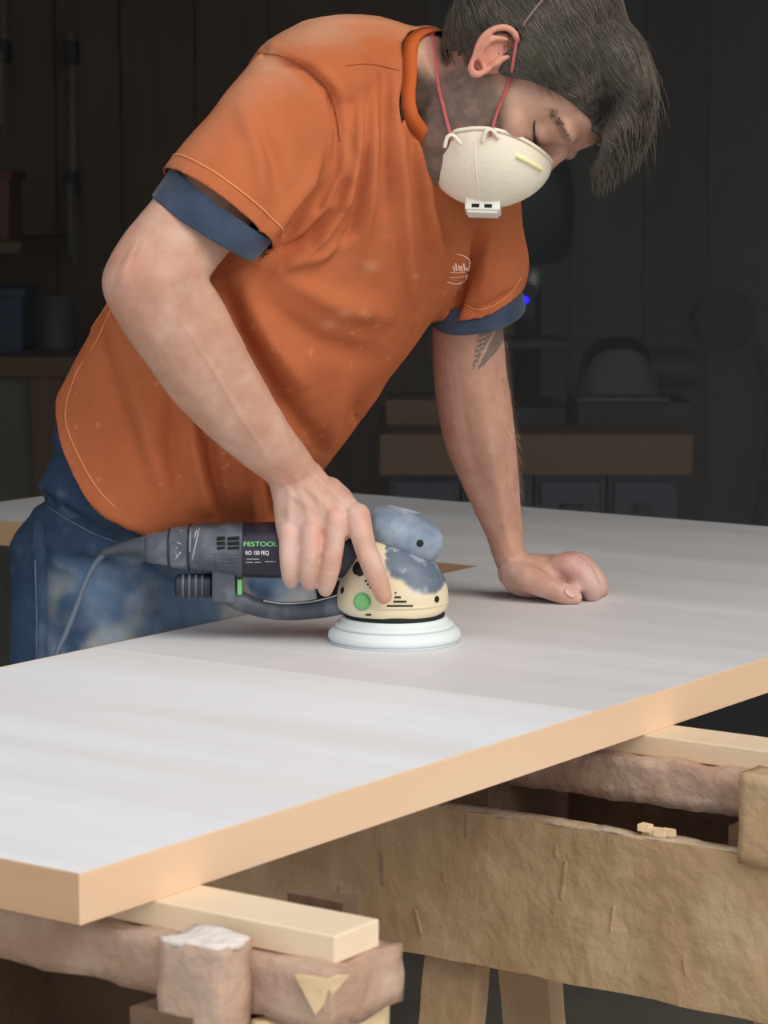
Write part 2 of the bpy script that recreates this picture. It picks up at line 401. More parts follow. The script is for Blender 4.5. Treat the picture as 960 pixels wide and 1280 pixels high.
# splinters and glue drips on the wide panel
for i in range(16):
    bb = -0.19 + 0.62 * random.random(); zz = 0.64 + 0.125 * random.random(); ln = 0.005 + 0.016 * random.random() ** 2
    tpart('splinter', obox(T(0.781, bb, zz), AV * 0.0015, BV * (0.0008 + .0012 * random.random()) + np.array([0, 0, .001]), np.array([0, 0, ln]) + BV * ln * random.uniform(-.5, .3)),
          random.choice([M_ply, M_ply, M_rough]), h2, bevel=0)
for i in range(7):
    bb = -0.075 + 0.04 * random.random(); tpart('wood_chip', roughen(obox(T(0.79 + .012 * random.random(), bb, 0.779 + .003 * random.random()), AV * .005, BV * .006, np.array([0, .001, .003])), .004, i), M_chip, h2, bevel=0)
tpart('dust_line', roughen(tbox(0.782, 0.802, -0.155, 0.5, 0.774, 0.7768), 0.0035, 4, 8, .012), M_edgedust, h2, smooth=True, bevel=0)
tpart('dust_line', roughen(tbox(0.967, 0.987, -0.155, 0.5, 0.774, 0.7768), 0.0035, 9, 8, .012), M_edgedust, h2, smooth=True, bevel=0)

# ------------------------------------------------------------------ random orbit sander
SY = -.035
def sp_(u, v, y=0.0): return P3(u, v, SY + y)
def sander_mat(n, c, r=.45, dustc=(150, 158, 170), d=.55, ds=22): return mat(n, S(*c), S(*[min(255, int(q * 1.15)) for q in c]), scale=12, rough=r, dust=S(*dustc), dust_amt=d, dscale=ds, bump=.1, bscale=300)
M_sgrey = sander_mat('dusty_dark_grey_plastic', (66, 70, 78), d=.45)
M_sblack = sander_mat('black_label_sleeve', (34, 34, 46), .35, (90, 92, 104), .25)
M_sblue = mat('dust_coated_black_cover', S(98, 112, 130), S(128, 142, 158), scale=18, rough=.6, dust=S(176, 186, 198), dust_amt=.5, dscale=30, bump=.15, bscale=200)
M_scream = mat('cream_housing', (1, 1, 1, 1), (.95, .94, .93, 1), scale=10, rough=.4, attr='Col')
M_spad = mat('white_sanding_pad', S(214, 220, 218), S(228, 232, 230), scale=8, rough=.7)
M_spad2 = mat('grey_pad_ring', S(186, 194, 198), S(200, 208, 210), rough=.7)
M_sgreen = mat('green_plastic', S(112, 180, 108), S(134, 196, 128), rough=.4)
M_slot = mat('black_slot', S(14, 14, 16), S(20, 20, 22), rough=.7)
M_white = mat('white_print', S(214, 214, 216), S(226, 226, 226), rough=.6)
M_scratch_hl = mat('grey_scratch_and_highlight', S(160, 164, 166), S(178, 180, 180), rough=.7)  # also colours the painted highlight on the dust tube
M_cord = mat('grey_blue_cord', S(70, 82, 98), S(92, 104, 120), rough=.6)
pc = onz(493, 815, TOP); PC = np.array([P3(493, 801, SY)[0], SY, TOP])
sander = empty('sander', 'dusty dual-mode disc sander with cream head, white pad and green button', 'sander', tuple(PC))
def spart(name, vf, m, par=None, smooth=True, **k):
    o = make(name, vf, m, None, smooth=smooth, **k); o.parent = par or sander
    o.matrix_parent_inverse = Matrix.Translation(sander.location).inverted() if par is None else Matrix(); return o
pad = spart('backing_pad', lathe([(.001, .0025), (.074, .0025), (.0765, .006), (.0755, .012), (.071, .0165), (.0685, .0172), (.0685, .0200), (.066, .0225), (.062, .0238), (.062, .0265), (.059, .0290), (.001, .0295)], 64, PC), M_spad)
spart('sanding_disc', lathe([(.001, 0), (.0755, 0), (.0755, .0024), (.001, .0024)], 64, PC), M_spad2, pad)
spart('pad_groove', lathe([(.0686, .0172), (.0690, .0178), (.0690, .0188), (.0686, .0194)], 64, PC), M_spad2, pad)
spart('skirt', lathe([(.001, .028), (.057, .028), (.058, .031), (.057, .035), (.001, .035)], 56, PC), M_slot)
zz = [(.034, 430, 553), (.039, 423, 558), (.046, 421, 560), (.058, 422, 560), (.070, 425, 557), (.080, 428, 552), (.090, 432, 545), (.100, 437, 534), (.110, 441, 520), (.118, 446, 506)]
hr = []
for z, u0, u1 in zz:
    x0 = P3(u0, 800 - z * 1080, SY)[0]; x1 = P3(u1, 800 - z * 1080, SY)[0]; rx = (x1 - x0) / 2
    hr.append(ring((x0 + rx, SY, TOP + z), (rx, 0, 0), (0, min(rx, .058 - .25 * max(0, z - .06)), 0), 120, 2.25))
Vh, Fh = loft(hr, 9)
housing = spart('gear_housing', (Vh, Fh), M_scream)
uvh = proj(Vh); Ch = np.tile(np.array(S(226, 208, 172)[:3]), (len(Vh), 1))
lim = np.interp(uvh[:, 0], [480, 488, 500, 515, 530, 545, 556], [700, 722, 727, 736, 742, 742, 730]); dk = sm(lim - uvh[:, 1] + 6 * fbm(Vh * 60, 3), -3.5, 3.5) * (uvh[:, 0] > 482)
Ch = Ch * (1 - dk[:, None]) + np.array(S(98, 108, 124)[:3]) * dk[:, None]
wh = (.5 * sm(fbm(Vh * 50 + 7, 3), 0, .4) * sm(uvh[:, 0], 470, 425) + .35 * sm(fbm(Vh * 90 + 17, 3), .1, .4))
Ch = Ch * (1 - wh[:, None]) + np.array(S(206, 206, 204)[:3]) * wh[:, None]
colattr(housing, Ch)
spart('base_ring', loft([ring(PC + np.array([-.0015, 0, z]), (r, 0, 0), (0, r * .93, 0), 56, 2.2) for z, r in ((.0445, .0628), (.046, .0640), (.0475, .0640), (.049, .0628))], 1), mat('ring_edge', S(214, 200, 170), S(222, 208, 180), rough=.45), housing)
BVHH = BVHTree.FromPolygons([tuple(q) for q in Vh], Fh)
def on(bvh, u, v):
    h = bvh.ray_cast(Vector(CAM), Vector(unit(ray(u, v)))); return (np.array(h[0]), np.array(h[1])) if h[0] is not None else None
def stud(bvh, u, v, rpx, hgt, sink=.002, n=20, ry=1.0):
    h = on(bvh, u, v)
    if h is None: return None
    p, nn = h; nn = nn if nn @ ray(u, v) < 0 else -nn; e1 = unit(np.cross(nn, (0, 0, 1))); e2 = np.cross(nn, e1); r = rpx / PXM(SY)
    return loft([ring(p - nn * sink, e1 * r, e2 * r * ry, n), ring(p + nn * hgt * .7, e1 * r, e2 * r * ry, n), ring(p + nn * hgt, e1 * r * .85, e2 * r * ry * .85, n)], 1)
def bar(bvh, u0, v0, u1, v1, rad, off=.0003, flat=.6):
    q = [on(bvh, u0 + (u1 - u0) * t, v0 + (v1 - v0) * t) for t in np.linspace(0, 1, 6)]; q = [x[0] - unit(ray(u0, v0)) * off for x in q if x is not None]
    return tube(q, rad, 8, 1, False, 1.0)
gb = spart('mode_button', stud(BVHH, 453, 752, 10, .003), M_sgreen, housing); spart('button_rim', tube([on(BVHH, 453 + 10.5 * math.cos(t), 752 + 10.5 * math.sin(t))[0] for t in np.linspace(0, 2 * math.pi, 20)], .0012, 6, 1, False), M_scream, gb)
colattr(gb.children[0], np.tile(np.array(S(150, 196, 140)[:3]), (len(gb.children[0].data.vertices), 1)))
for u0, v0, r0 in ((428, 738, 4.2), (546, 749, 4.2)): spart('screw_hole', stud(BVHH, u0, v0, r0, .0006), M_slot, housing)
for u0, u1, v0 in ((494, 495.5, 741), (493.5, 501, 746.5), (492, 508, 752), (484, 516, 757.5), (457.5, 464, 768.5)): spart('vent_slot', bar(BVHH, u0, v0, u1, v0, .0011), M_slot, housing)
for u0, v0, u1, v1 in ((456, 727, 463, 722), (459, 731, 466, 726), (462, 735, 468, 731)): spart('scale_mark', bar(BVHH, u0, v0, u1, v1, .0011), M_slot, housing)
kn = spart('selector_dial', stud(BVHH, 450, 711, 9.5, .004), M_slot, housing); spart('dial_rim', tube([on(BVHH, 450 + 8.5 * math.cos(t), 711 + 8.5 * math.sin(t))[0] - unit(ray(450, 711)) * .004 for t in np.linspace(2, 5.3, 12)], .0012, 6, 1), M_scratch_hl, kn)
# rounded front knob
kd = unit(sp_(553, 684) - sp_(465, 650)); ku = unit(np.array([-kd[2], 0, kd[0]])); kc = sp_(505, 668)
kr = []
for t, a_, b_, d_ in ((-1.0, .012, .010, .012), (-.85, .020, .020, .026), (-.55, .026, .027, .034), (-.1, .0275, .029, .038), (.3, .0265, .029, .037), (.65, .022, .026, .032), (.88, .015, .018, .022), (.98, .007, .009, .012)):
    th = np.linspace(0, 2 * math.pi, 36, endpoint=False); c_ = kc + kd * .0465 * t
    kr.append(np.array([c_ + np.array([0, 1, 0]) * d_ * math.cos(q) + ku * (a_ if math.sin(q) > 0 else b_) * math.sin(q) for q in th]))
Vk, Fk = loft(kr, 4, dome=.002); knob = spart('front_knob', (Vk, Fk), M_sblue); BVHK = BVHTree.FromPolygons([tuple(q) for q in Vk], Fk)
spart('screw_hole', stud(BVHK, 525, 679, 4.6, .0006), M_slot, knob)
spart('top_plate', tube([sp_(462, 640), sp_(478, 637.5), sp_(498, 637), sp_(520, 641)], [.006, .009, .009, .005], 10, 4, True, .35), M_sblue, knob)
spart('latch', tube([sp_(482, 636, -.004), sp_(488, 634, -.004), sp_(493, 637, -.004)], .0022, 8, 3), M_scratch_hl, knob)
for u0, v0 in ((484, 694), (490, 693)): spart('spring_clip', tube([sp_(u0, v0 + 5, -.034), sp_(u0 + 3, v0 - 4, -.036)], .0016, 8, 1), M_scratch_hl, housing)
# motor housing and end cap
def xring(u, vt, vb, d=None, p=2.5, y=0):
    A, B = sp_(u, vt, y), sp_(u, vb, y); c = (A + B) / 2; h = np.linalg.norm(A - B) / 2
    return ring(c, (B - A) / 2, np.array([0, d or h, 0]), 36, p)
slv = spart('label_sleeve', loft([xring(302, 655, 720), xring(303, 654, 721), xring(345, 653, 722), xring(390, 654, 722), xring(432, 656, 722), xring(450, 662, 722)], 3), M_sblack)
mh = spart('motor_housing', loft([xring(236, 657, 711), xring(250, 655, 714), xring(270, 654.5, 717), xring(290, 653.5, 720), xring(303, 653, 722), xring(304, 654, 721)], 3), M_sgrey)
ec = spart('end_cap', loft([xring(183, 671, 698), xring(184.5, 667, 702.5), xring(200, 665, 705), xring(212, 662.5, 707), xring(214, 660, 708.5), xring(234, 656.5, 711.5), xring(237, 657, 711)], 3), M_sgrey)
for u0, u1, a0, a1, b0, b1 in ((211, 214, 662, 661, 707, 708), (236, 238.5, 656, 656, 712, 712)): spart('rib', loft([xring(u0, a0 - 1, b0 + 1), xring((u0 + u1) / 2, a0 - 1.6, b0 + 1.6), xring(u1, a1 - 1, b1 + 1)], 1), M_sblack, ec)
Vm, Fm = loft([xring(236, 657, 711), xring(250, 655, 714), xring(270, 654.5, 717), xring(290, 653.5, 720), xring(303, 653, 722)], 6); BVHM = BVHTree.FromPolygons([tuple(q) for q in Vm], Fm)
for r_ in range(3):
    for u0, u1 in ((271.5, 281), (285, 299)): spart('vent_slot', bar(BVHM, u0, 673.5 + 6 * r_, u1, 672.5 + 6 * r_, .0021 if r_ < 2 else .0015), M_slot, mh)
for r_ in range(4): spart('cooling_rib', bar(BVHM, 268, 692 + 5 * r_, 298, 692 + 5 * r_, .0010), M_sgrey, mh)
Ve, Fe = loft([xring(183, 671, 698), xring(184.5, 667, 702.5), xring(212, 662.5, 707), xring(234, 656.5, 711.5)], 3); BVHE = BVHTree.FromPolygons([tuple(q) for q in Ve], Fe)
for a_ in ((214, 668, 228, 663), (212, 674, 226, 680), (214, 690, 222, 684), (218, 700, 226, 690), (216, 676, 222, 698)): spart('scratch', bar(BVHE, *a_, .0009), M_scratch_hl, ec)
for a_ in ((238, 660, 236, 690), (249, 660, 240, 700), (246, 662, 243, 672)): 
    if a_[0] > 236: spart('scratch', bar(BVHM, a_[0], a_[1], max(a_[2], 237), a_[3], .0008), M_scratch_hl, mh)
# label lettering
Vl, Fl = loft([xring(303, 654, 721), xring(345, 653, 722), xring(390, 654, 722)], 6); BVHL = BVHTree.FromPolygons([tuple(q) for q in Vl], Fl)
def lettering(txt, u0, u1, v, hpx, m, name):
    cu = bpy.data.curves.new('t', 'FONT'); cu.body = txt; cu.size = 1; cu.fill_mode = 'FRONT'; cu.offset = 0.015
    to = bpy.data.objects.new('t', cu); COL.objects.link(to); dg = bpy.context.evaluated_depsgraph_get(); me = bpy.data.meshes.new_from_object(to.evaluated_get(dg))
    V = np.array([q.co[:] for q in me.vertices]); F = [tuple(q.vertices) for q in me.polygons]; bpy.data.objects.remove(to); bpy.data.curves.remove(cu); bpy.data.meshes.remove(me)
    V[:, 0] = (V[:, 0] - V[:, 0].min()) / np.ptp(V[:, 0]); V[:, 1] = (V[:, 1] - V[:, 1].min()) / np.ptp(V[:, 1]) - .5
    q = []
    for x, y, _ in V:
        h = on(BVHL, u0 + x * (u1 - u0), v - y * hpx); q.append(h[0] - unit(ray(u0, v)) * .0005)
    return spart(name, (np.array(q), F), m, slv, smooth=False)
lettering('FESTOOL', 304.5, 347, 680, 6, M_sgreen, 'brand_lettering')
lettering('RO 150 FEQ', 307, 336, 691.5, 6, M_white, 'model_lettering')
for u0, u1, v0 in ((308, 324, 699), (307, 316, 703), (318, 326, 703), (331, 346, 702)): spart('fine_print', bar(BVHL, u0, v0, u1, v0, .0005), M_scratch_hl, slv)
# cord boot and cord
spart('cord_boot', tube([sp_(184, 684), sp_(165, 684.5, .004), sp_(148, 687, .008), sp_(131, 691, .012)], [.0135, .0100, .0070, .0048], 14, 4), M_sgrey)
spart('power_cord', tube([P3(132, 691, SY + .012), P3(118, 706, SY + .010), P3(105, 732, SY - .005), P3(94, 762, SY - .025), P3(82, 792, SY - .045), P3(72, 815, SY - .06), P3(64, 850, SY - .066), P3(60, 960, SY - .066), P3(55, 1200, SY - .06)], .0036, 10, 6), M_cord)
# dust outlet under the motor
def blk(u0, v0, u1, v1, d): return obox((sp_(u0, v0) + sp_(u1, v1)) / 2, (sp_(u1, (v0 + v1) / 2) - sp_(u0, (v0 + v1) / 2)) / 2, (0, d, 0), (sp_((u0 + u1) / 2, v0) - sp_((u0 + u1) / 2, v1)) / 2)
spart('outlet_cuff', loft([xring(221, 721, 744), xring(223, 718, 746), xring(262, 717, 747), xring(266, 718, 746)], 2), M_sblack)
for u0 in (228, 236, 244, 252): spart('cuff_rib', loft([xring(u0, 716.5, 747.5), xring(u0 + 3, 716.5, 747.5)], 1), M_sgrey)
spart('outlet_bracket', blk(266, 708, 295, 751, .020), M_sgrey, smooth=False, bevel=.003)
spart('release_tab', blk(297, 722, 303, 742, .014), M_sgreen, smooth=False, bevel=.0015)
spart('dust_tube', tube([sp_(284, 742), sp_(300, 751), sp_(325, 760), sp_(355, 764), (sp_(390, 762)), sp_(428, 755)], [.012, .0115, .0105, .0105, .011, .012], 18, 5, True), M_sgrey)
spart('tube_highlight', tube([sp_(330, 751, -.008), sp_(355, 754.5, -.008), sp_(390, 752, -.009), sp_(422, 744, -.009)], .0009, 6, 4), M_scratch_hl)  # pale line standing in for the highlight along the tube's upper edge

# ------------------------------------------------------------------ the man
M_skin = mat('skin', (1, 1, 1, 1), (0.90, 0.86, 0.84, 1), scale=45, rough=0.55, attr='Col', sss=0.12, bump=0.12, bscale=160, spec=0.35, lo=.35, hi=.65)
M_shirt = mat('orange_cotton', (1, 1, 1, 1), (0.90, 0.88, 0.86, 1), scale=14, rough=0.95, attr='Col', bump=0.25, bscale=700, spec=0.04)
M_navy = mat('navy_cotton', S(52, 62, 80), S(70, 82, 102), scale=30, rough=0.95, bump=0.25, bscale=500, spec=0.1, sheen=0.2)
M_jean = mat('dusty_denim', (1, 1, 1, 1), (0.80, 0.84, 0.88, 1), scale=60, rough=0.95, attr='Col', bump=0.35, bscale=500, spec=0.1)
M_hair = mat('dusty_brown_hair', S(62, 54, 46), S(100, 90, 80), scale=25, rough=0.6, attr='Col')
M_boot = mat('brown_leather', S(70, 50, 36), S(92, 66, 46), rough=0.7, bump=0.3)
LDIR = AV.copy(); FDIR = -BV
# head frame
TH, PS = math.radians(22), math.radians(14)
_ud = np.array([math.cos(TH), 0, math.sin(TH)]); _fd = np.array([math.sin(TH), 0, -math.cos(TH)]); _rd = np.array([0, -1.0, 0])
HU = _ud; HF = math.cos(PS) * _fd + math.sin(PS) * _rd; HR = math.cos(PS) * _rd - math.sin(PS) * _fd
HS = 1.06
EAR = P3(614, 70, -0.13); HO = EAR - HR * 0.080 * HS
def H(x, y, z): return HO + HS * (HR * x + HF * y + HU * z)
def HV(x, y, z): return HS * (HR * x + HF * y + HU * z)
def to_head(V): q = (np.asarray(V) - HO) / HS; return np.stack([q @ HR, q @ HF, q @ HU], 1)

body_parts = []
add = body_parts.append
# --- right arm (near the camera): silhouette widths at each station, A = outer/lower side, B = inner/upper side
add(loft([pxring(315, 90, 420, 150, -0.095, .050), pxring(258, 160, 352, 232, -0.140, .050), pxring(194, 244, 288, 312, -0.166, .049), pxring(158, 288, 272, 334, -0.178, .048),
          pxring(132, 332, 262, 346, -0.186, .047), pxring(128, 362, 262, 352, -0.186, .046), pxring(144, 398, 274, 372, -0.176, .047), pxring(172, 440, 292, 408, -0.160, .048),
          pxring(210, 492, 317, 456, -0.138, .045), pxring(252, 537, 343, 502, -0.114, .039), pxring(298, 577, 372, 545, -0.088, .031), pxring(330, 600, 391, 572, -0.067, .026),
          pxring(340, 612, 401, 588, -0.056, .024)], 3, dome=.01))
# right hand, back of the hand over the motor housing
add(loft([pxring(336, 604, 397, 578, -0.055, .024), pxring(340, 622, 414, 598, -0.053, .023), pxring(342, 642, 434, 614, -0.056, .022), pxring(345, 660, 452, 632, -0.060, .020),
          pxring(349, 676, 462, 648, -0.064, .016), pxring(354, 682, 462, 656, -0.066, .010)], 3, dome=.004))
FING_R = [[(361, 662, -.066, 13.5), (361, 676, -.074, 12.5), (360, 692, -.079, 11.5), (361, 703, -.080, 12), (362, 718, -.077, 11), (364, 727, -.072, 9.5)],
          [(389, 656, -.070, 14.5), (389, 674, -.079, 13), (388, 693, -.084, 12.5), (387, 706, -.084, 12.8), (386, 721, -.080, 11.5), (387, 730, -.075, 9.5)],
          [(420, 648, -.072, 15.5), (419, 672, -.081, 13.5), (416, 694, -.087, 13), (413, 709, -.087, 13.5), (409, 726, -.083, 12), (407, 737, -.078, 9.5)],
          [(446, 645, -.068, 17), (451, 664, -.080, 15.5), (458, 688, -.092, 14.2), (465, 705, -.100, 14.4), (473, 726, -.106, 13.2), (480, 746, -.107, 11)]]
for fpts in FING_R: add(pxtube(fpts))
add(pxtube([(412, 612, -.045, 17), (430, 630, -.02, 16), (438, 650, .012, 13), (432, 672, .03, 11)]))       # thumb behind the housing
add(pxtube([(440, 640, -.055, 12), (430, 664, -.070, 12), (404, 678, -.075, 11), (375, 690, -.074, 11)]))       # web
# --- left arm, propped on the fist
add(loft([pxring(545, 200, 640, 240, .12, .05), pxring(542, 300, 640, 310, .15, .05), pxring(541, 390, 630, 392, .175, .048), pxring(540, 425, 630, 425, .185, .047), pxring(541, 465, 634, 462, .20, .047),
          pxring(547, 515, 640, 508, .215, .047), pxring(556, 555, 645, 548, .23, .044), pxring(573, 597, 648, 586, .25, .038), pxring(594, 642, 651, 630, .268, .030), pxring(608, 672, 653, 662, .28, .026),
          pxring(615, 694, 655, 686, .285, .025), pxring(622, 712, 668, 700, .288, .026)], 3, dome=.01))
add(loft([pxring(650, 686, 622, 716, .285, .024), pxring(664, 691, 634, 738, .284, .030), pxring(682, 693, 660, 747, .284, .034), pxring(703, 692, 690, 746, .288, .036), pxring(722, 693, 716, 742, .292, .035),
          pxring(735, 700, 735, 740, .294, .030)], 3, dome=.004))
add(pxtube([(640, 716, .272, 19), (658, 722, .256, 19), (677, 730, .245, 17), (694, 737, .239, 15.5), (708, 742, .238, 15), (717, 746, .239, 12)]))
for i in range(4):
    du = (0, 5, 8, 7)[i]; dy = .0215 * i; dv = (0, -2, -1, 2)[i]
    add(pxtube([(698 + du, 708 + dv, .268 + dy, 16), (715 + du, 708 + dv, .262 + dy, 17.5), (728 + du, 720 + dv, .258 + dy, 17), (738 + du, 733 + dv, .258 + dy, 15), (740 + du, 741 + dv, .264 + dy, 12), (728 + du, 742 + dv, .284 + dy, 10)]))
add(ellipsoid(P3(690, 722, .288), (.022, 0, 0), (0, .03, 0), (0, 0, .018)))
add(ellipsoid(P3(713, 731, .268), (.016, 0, 0), (0, .020, 0), (0, 0, .013)))
# --- head and neck
add(ellipsoid(H(0, -.004, .046), HV(.077, 0, 0), HV(0, .099, 0), HV(0, 0, .088), 32, 20))
jr = [(.075, .030, .066, .064), (.045, .030, .068, .068), (.015, .029, .067, .068), (-.02, .029, .064, .064), (-.055, .034, .057, .056), (-.085, .044, .046, .044), (-.108, .052, .030, .032), (-.118, .055, .016, .018)]
add(loft([ring(H(0, y, z), HV(rx, 0, 0), HV(0, ry, 0), 28, 2.2) for z, y, rx, ry in jr], 3))
for sx in (1, -1):
    add(ellipsoid(H(sx * .027, .087, .044), HV(.027, 0, 0), HV(0, .020, 0), HV(0, 0, .012)))     # brow
    add(ellipsoid(H(sx * .044, .063, -.004), HV(.022, 0, 0), HV(0, .022, 0), HV(0, 0, .017)))    # cheekbone
    add(ellipsoid(H(sx * .031, .078, .020), HV(.0145, 0, 0), HV(0, .0135, 0), HV(0, 0, .0125)))  # lidded eye
add(ellipsoid(H(0, .050, .066), HV(.066, 0, 0), HV(0, .056, 0), HV(0, 0, .050)))
add(tube([H(0, .100, .035), H(0, .106, .018), H(0, .115, -.004), H(0, .116, -.014)], [.010 * HS, .010 * HS, .013 * HS, .013 * HS]))
add(ellipsoid(H(0, .10, -.018), HV(.019, 0, 0), HV(0, .013, 0), HV(0, 0, .011)))
def ear(sx):
    et = math.radians(-16)
    def E_(p, q, o=0.0):   # p back, q up, o outwards
        y = -(p * math.cos(et) - q * math.sin(et)); z = (p * math.sin(et) + q * math.cos(et))
        return H(sx * (.0775 + .50 * (p + .012) * .9 + o), y * .88 - .001, z * .9 + .002)
    out = [(-.010, .002), (-.015, .014), (-.012, .026), (-.002, .033), (.010, .031), (.018, .020), (.019, .004), (.014, -.010), (.008, -.020), (.002, -.029), (-.006, -.031), (-.010, -.024), (-.011, -.014)]
    add(tube([E_(p, q, .003) for p, q in out], [.0032] + [.0040] * 6 + [.0036, .0036, .0046, .0052, .0046, .004], 8, 4))
    add(ellipsoid(E_(.002, .002, -.006), E_(.019, .002, -.006) - E_(.002, .002, -.006), E_(.002, .030, -.006) - E_(.002, .002, -.006), HV(.0045, 0, 0)))
    add(tube([E_(.003, .022, .001), E_(.010, .012, .003), E_(.011, 0, .003), E_(.006, -.012, .002), E_(-.002, -.017, .002)], .0030, 8, 4))
    add(ellipsoid(E_(-.011, -.005, .002), HV(.005, 0, 0), HV(0, .004, 0), HV(0, 0, .007)))
    add(ellipsoid(E_(-.008, .0, -.012), HV(.012, 0, 0), HV(0, .012, 0), HV(0, 0, .022)))
ear(1); ear(-1)
# neck: from between the shoulders to the skull base
NB = P3(518, 142, -0.015)
nk = []
for t, rx, ry in ((0, .066, .060), (.25, .063, .060), (.5, .060, .060), (.75, .058, .060), (1.0, .057, .060)):
    c = NB * (1 - t) + H(0, -.012, -.035) * t; c = c + np.array([0, 0, .02]) * math.sin(math.pi * t)
    ax = unit(H(0, -.012, -.035) - NB); e1 = unit(HR - ax * (HR @ ax)); e2 = np.cross(ax, e1)
    nk.append(ring(c, e1 * rx, e2 * ry, 28))
add(loft(nk, 3))
BVt, BF = remesh(body_parts, 0.0021, 5)
# sculpt: eye sockets, lid line, tendons and creases
hl = to_head(BVt); fm = (np.linalg.norm(hl, axis=1) < .17) & ~((np.abs(hl[:, 0]) > .066) & (np.abs(hl[:, 1]) < .045))
BVt = relax(BVt, BF, fm * 1.0, 14)
hl = to_head(BVt); BN = vnormals(BVt, BF); uv = proj(BVt)
disp = np.zeros(len(BVt))
near = BVt[:, 1] < 0.9
for sx in (1, -1):
    d2 = (hl[:, 0] - sx * .050) ** 2 / .010 ** 2 + (hl[:, 1] - .078) ** 2 / .02 ** 2 + (hl[:, 2] - .020) ** 2 / .014 ** 2; disp -= .004 * np.exp(-d2)
    d2 = (hl[:, 0] - sx * .014) ** 2 / .008 ** 2 + (hl[:, 1] - .085) ** 2 / .02 ** 2 + (hl[:, 2] - .022) ** 2 / .012 ** 2; disp -= .006 * np.exp(-d2)
    d2 = ((hl[:, 2] - (.011 + .25 * np.abs(hl[:, 0] - sx * .031))) / .0022) ** 2 + ((hl[:, 0] - sx * .032) / .014) ** 2 + ((hl[:, 1] - .082) / .02) ** 2; disp -= .0022 * np.exp(-d2)
    d2 = ((hl[:, 2] - (.031 - .3 * np.abs(hl[:, 0] - sx * .030))) / .0025) ** 2 + ((hl[:, 0] - sx * .032) / .015) ** 2 + ((hl[:, 1] - .082) / .02) ** 2; disp -= .0020 * np.exp(-d2)
rh = (uv[:, 0] > 320) & (uv[:, 0] < 500) & (uv[:, 1] > 560) & (uv[:, 1] < 770) & (BVt[:, 1] < 0)
def carve(pts, wpx, amp, mask, taper=True):
    d, par = dist_poly(uv, pts); g = np.exp(-(d / wpx) ** 2) * mask
    if taper: g = g * np.sin(np.pi * np.clip(par, 0.02, 0.98)) ** 0.5
    disp[:] += amp * g
for pts in ([(362, 612), (362, 640), (361, 662)], [(372, 606), (382, 632), (390, 658)], [(382, 600), (402, 626), (420, 650)], [(390, 594), (420, 618), (446, 645)]): carve(pts, 5, .0022, rh)
for pts in ([(350, 600), (372, 625), (400, 640)], [(360, 590), (396, 622), (405, 650)]): carve(pts, 3, .0012, rh)
for (u0, v0) in ((361, 663), (389, 657), (420, 650), (447, 645)): carve([(u0 - 4, v0), (u0 + 4, v0)], 9, .0016, rh, False)
for (u0, v0, s) in ((361, 703, 0), (387, 706, 0), (413, 710, -.1), (465, 706, .3)):
    for k in (-4, 0, 4): carve([(u0 - 8, v0 + k), (u0 + 8, v0 + k + s)], 1.6, -.0009, rh)
lh = (uv[:, 0] > 600) & (uv[:, 0] < 775) & (uv[:, 1] > 670) & (uv[:, 1] < 775) & (BVt[:, 1] > .1)
carve([(680, 718), (697, 724), (712, 733), (726, 744)], 3, -.003, lh); carve([(700, 712), (702, 722), (714, 733)], 3.5, -.0015, lh)
carve([(745, 714), (756, 735)], 2.5, -.002, lh); carve([(646, 694), (660, 691), (668, 696)], 3, -.0016, lh); carve([(712, 742), (717, 752)], 1.5, -.0008, lh)
# muscle modelling and small veins on the forearms
fr = (uv[:, 0] < 420) & (uv[:, 1] > 240) & (uv[:, 1] < 620) & (BVt[:, 1] < -.02)
for pts, wpx, amp in (([(262, 352), (300, 440), (345, 520)], 9, .0025), ([(180, 300), (158, 335), (150, 362)], 8, .003), ([(200, 320), (230, 380), (262, 440), (310, 520)], 16, -.0025),
                      ([(160, 370), (210, 450), (285, 545)], 12, .002), ([(225, 400), (262, 455), (300, 520), (340, 580)], 3, .0012), ([(175, 300), (165, 330), (160, 345)], 3, -.0015)): carve(pts, wpx, amp, fr)
fl = (uv[:, 0] > 530) & (uv[:, 1] > 400) & (uv[:, 1] < 700) & (BVt[:, 1] > .05)
for pts, wpx, amp in (([(600, 470), (612, 560), (632, 650)], 8, .002), ([(575, 470), (585, 560), (615, 650)], 9, -.002), ([(626, 640), (640, 690)], 4, .0015)): carve(pts, wpx, amp, fl)
disp += .0012 * fbm(BVt * 40, 3) * (hl[:, 2] < .3)
BVt = BVt + BN * disp[:, None]
BVt = relax(BVt, BF, lh * np.exp(-(((uv[:, 0] - 720) / 10) ** 2 + ((uv[:, 1] - 732) / 9) ** 2)), 40)
m = lh & (BVt[:, 2] < TOP + .0006); BVt[m, 2] = TOP + .0006
# skin colouring
uv = proj(BVt); hl = to_head(BVt)
base = np.array(S(198, 152, 130)[:3]); C = np.tile(base, (len(BVt), 1))
def tint(mask, rgb): 
    global C
    C = C * (1 - mask[:, None]) + np.array(S(*rgb)[:3]) * mask[:, None]
tint(.22 * sm(fbm(BVt * 22 + 3, 3), -.2, .5), (206, 140, 116))
tint(.15 * sm(fbm(BVt * 60 + 9, 3), -.1, .6), (226, 186, 164))
for (u0, v0) in ((361, 664), (391, 660), (424, 652), (449, 650), (398, 676), (360, 600)): tint(.35 * np.exp(-(((uv[:, 0] - u0) / 14) ** 2 + ((uv[:, 1] - v0) / 13) ** 2)) * rh, (222, 134, 122))
tint(.55 * np.exp(-(((uv[:, 0] - 715) / 38) ** 2 + ((uv[:, 1] - 715) / 30) ** 2)) * lh, (206, 142, 140))
tint(.35 * np.exp(-(((uv[:, 0] - 150) / 25) ** 2 + ((uv[:, 1] - 340) / 40) ** 2)) * fr, (212, 138, 116))
isf = (np.linalg.norm(hl, axis=1) < .2)
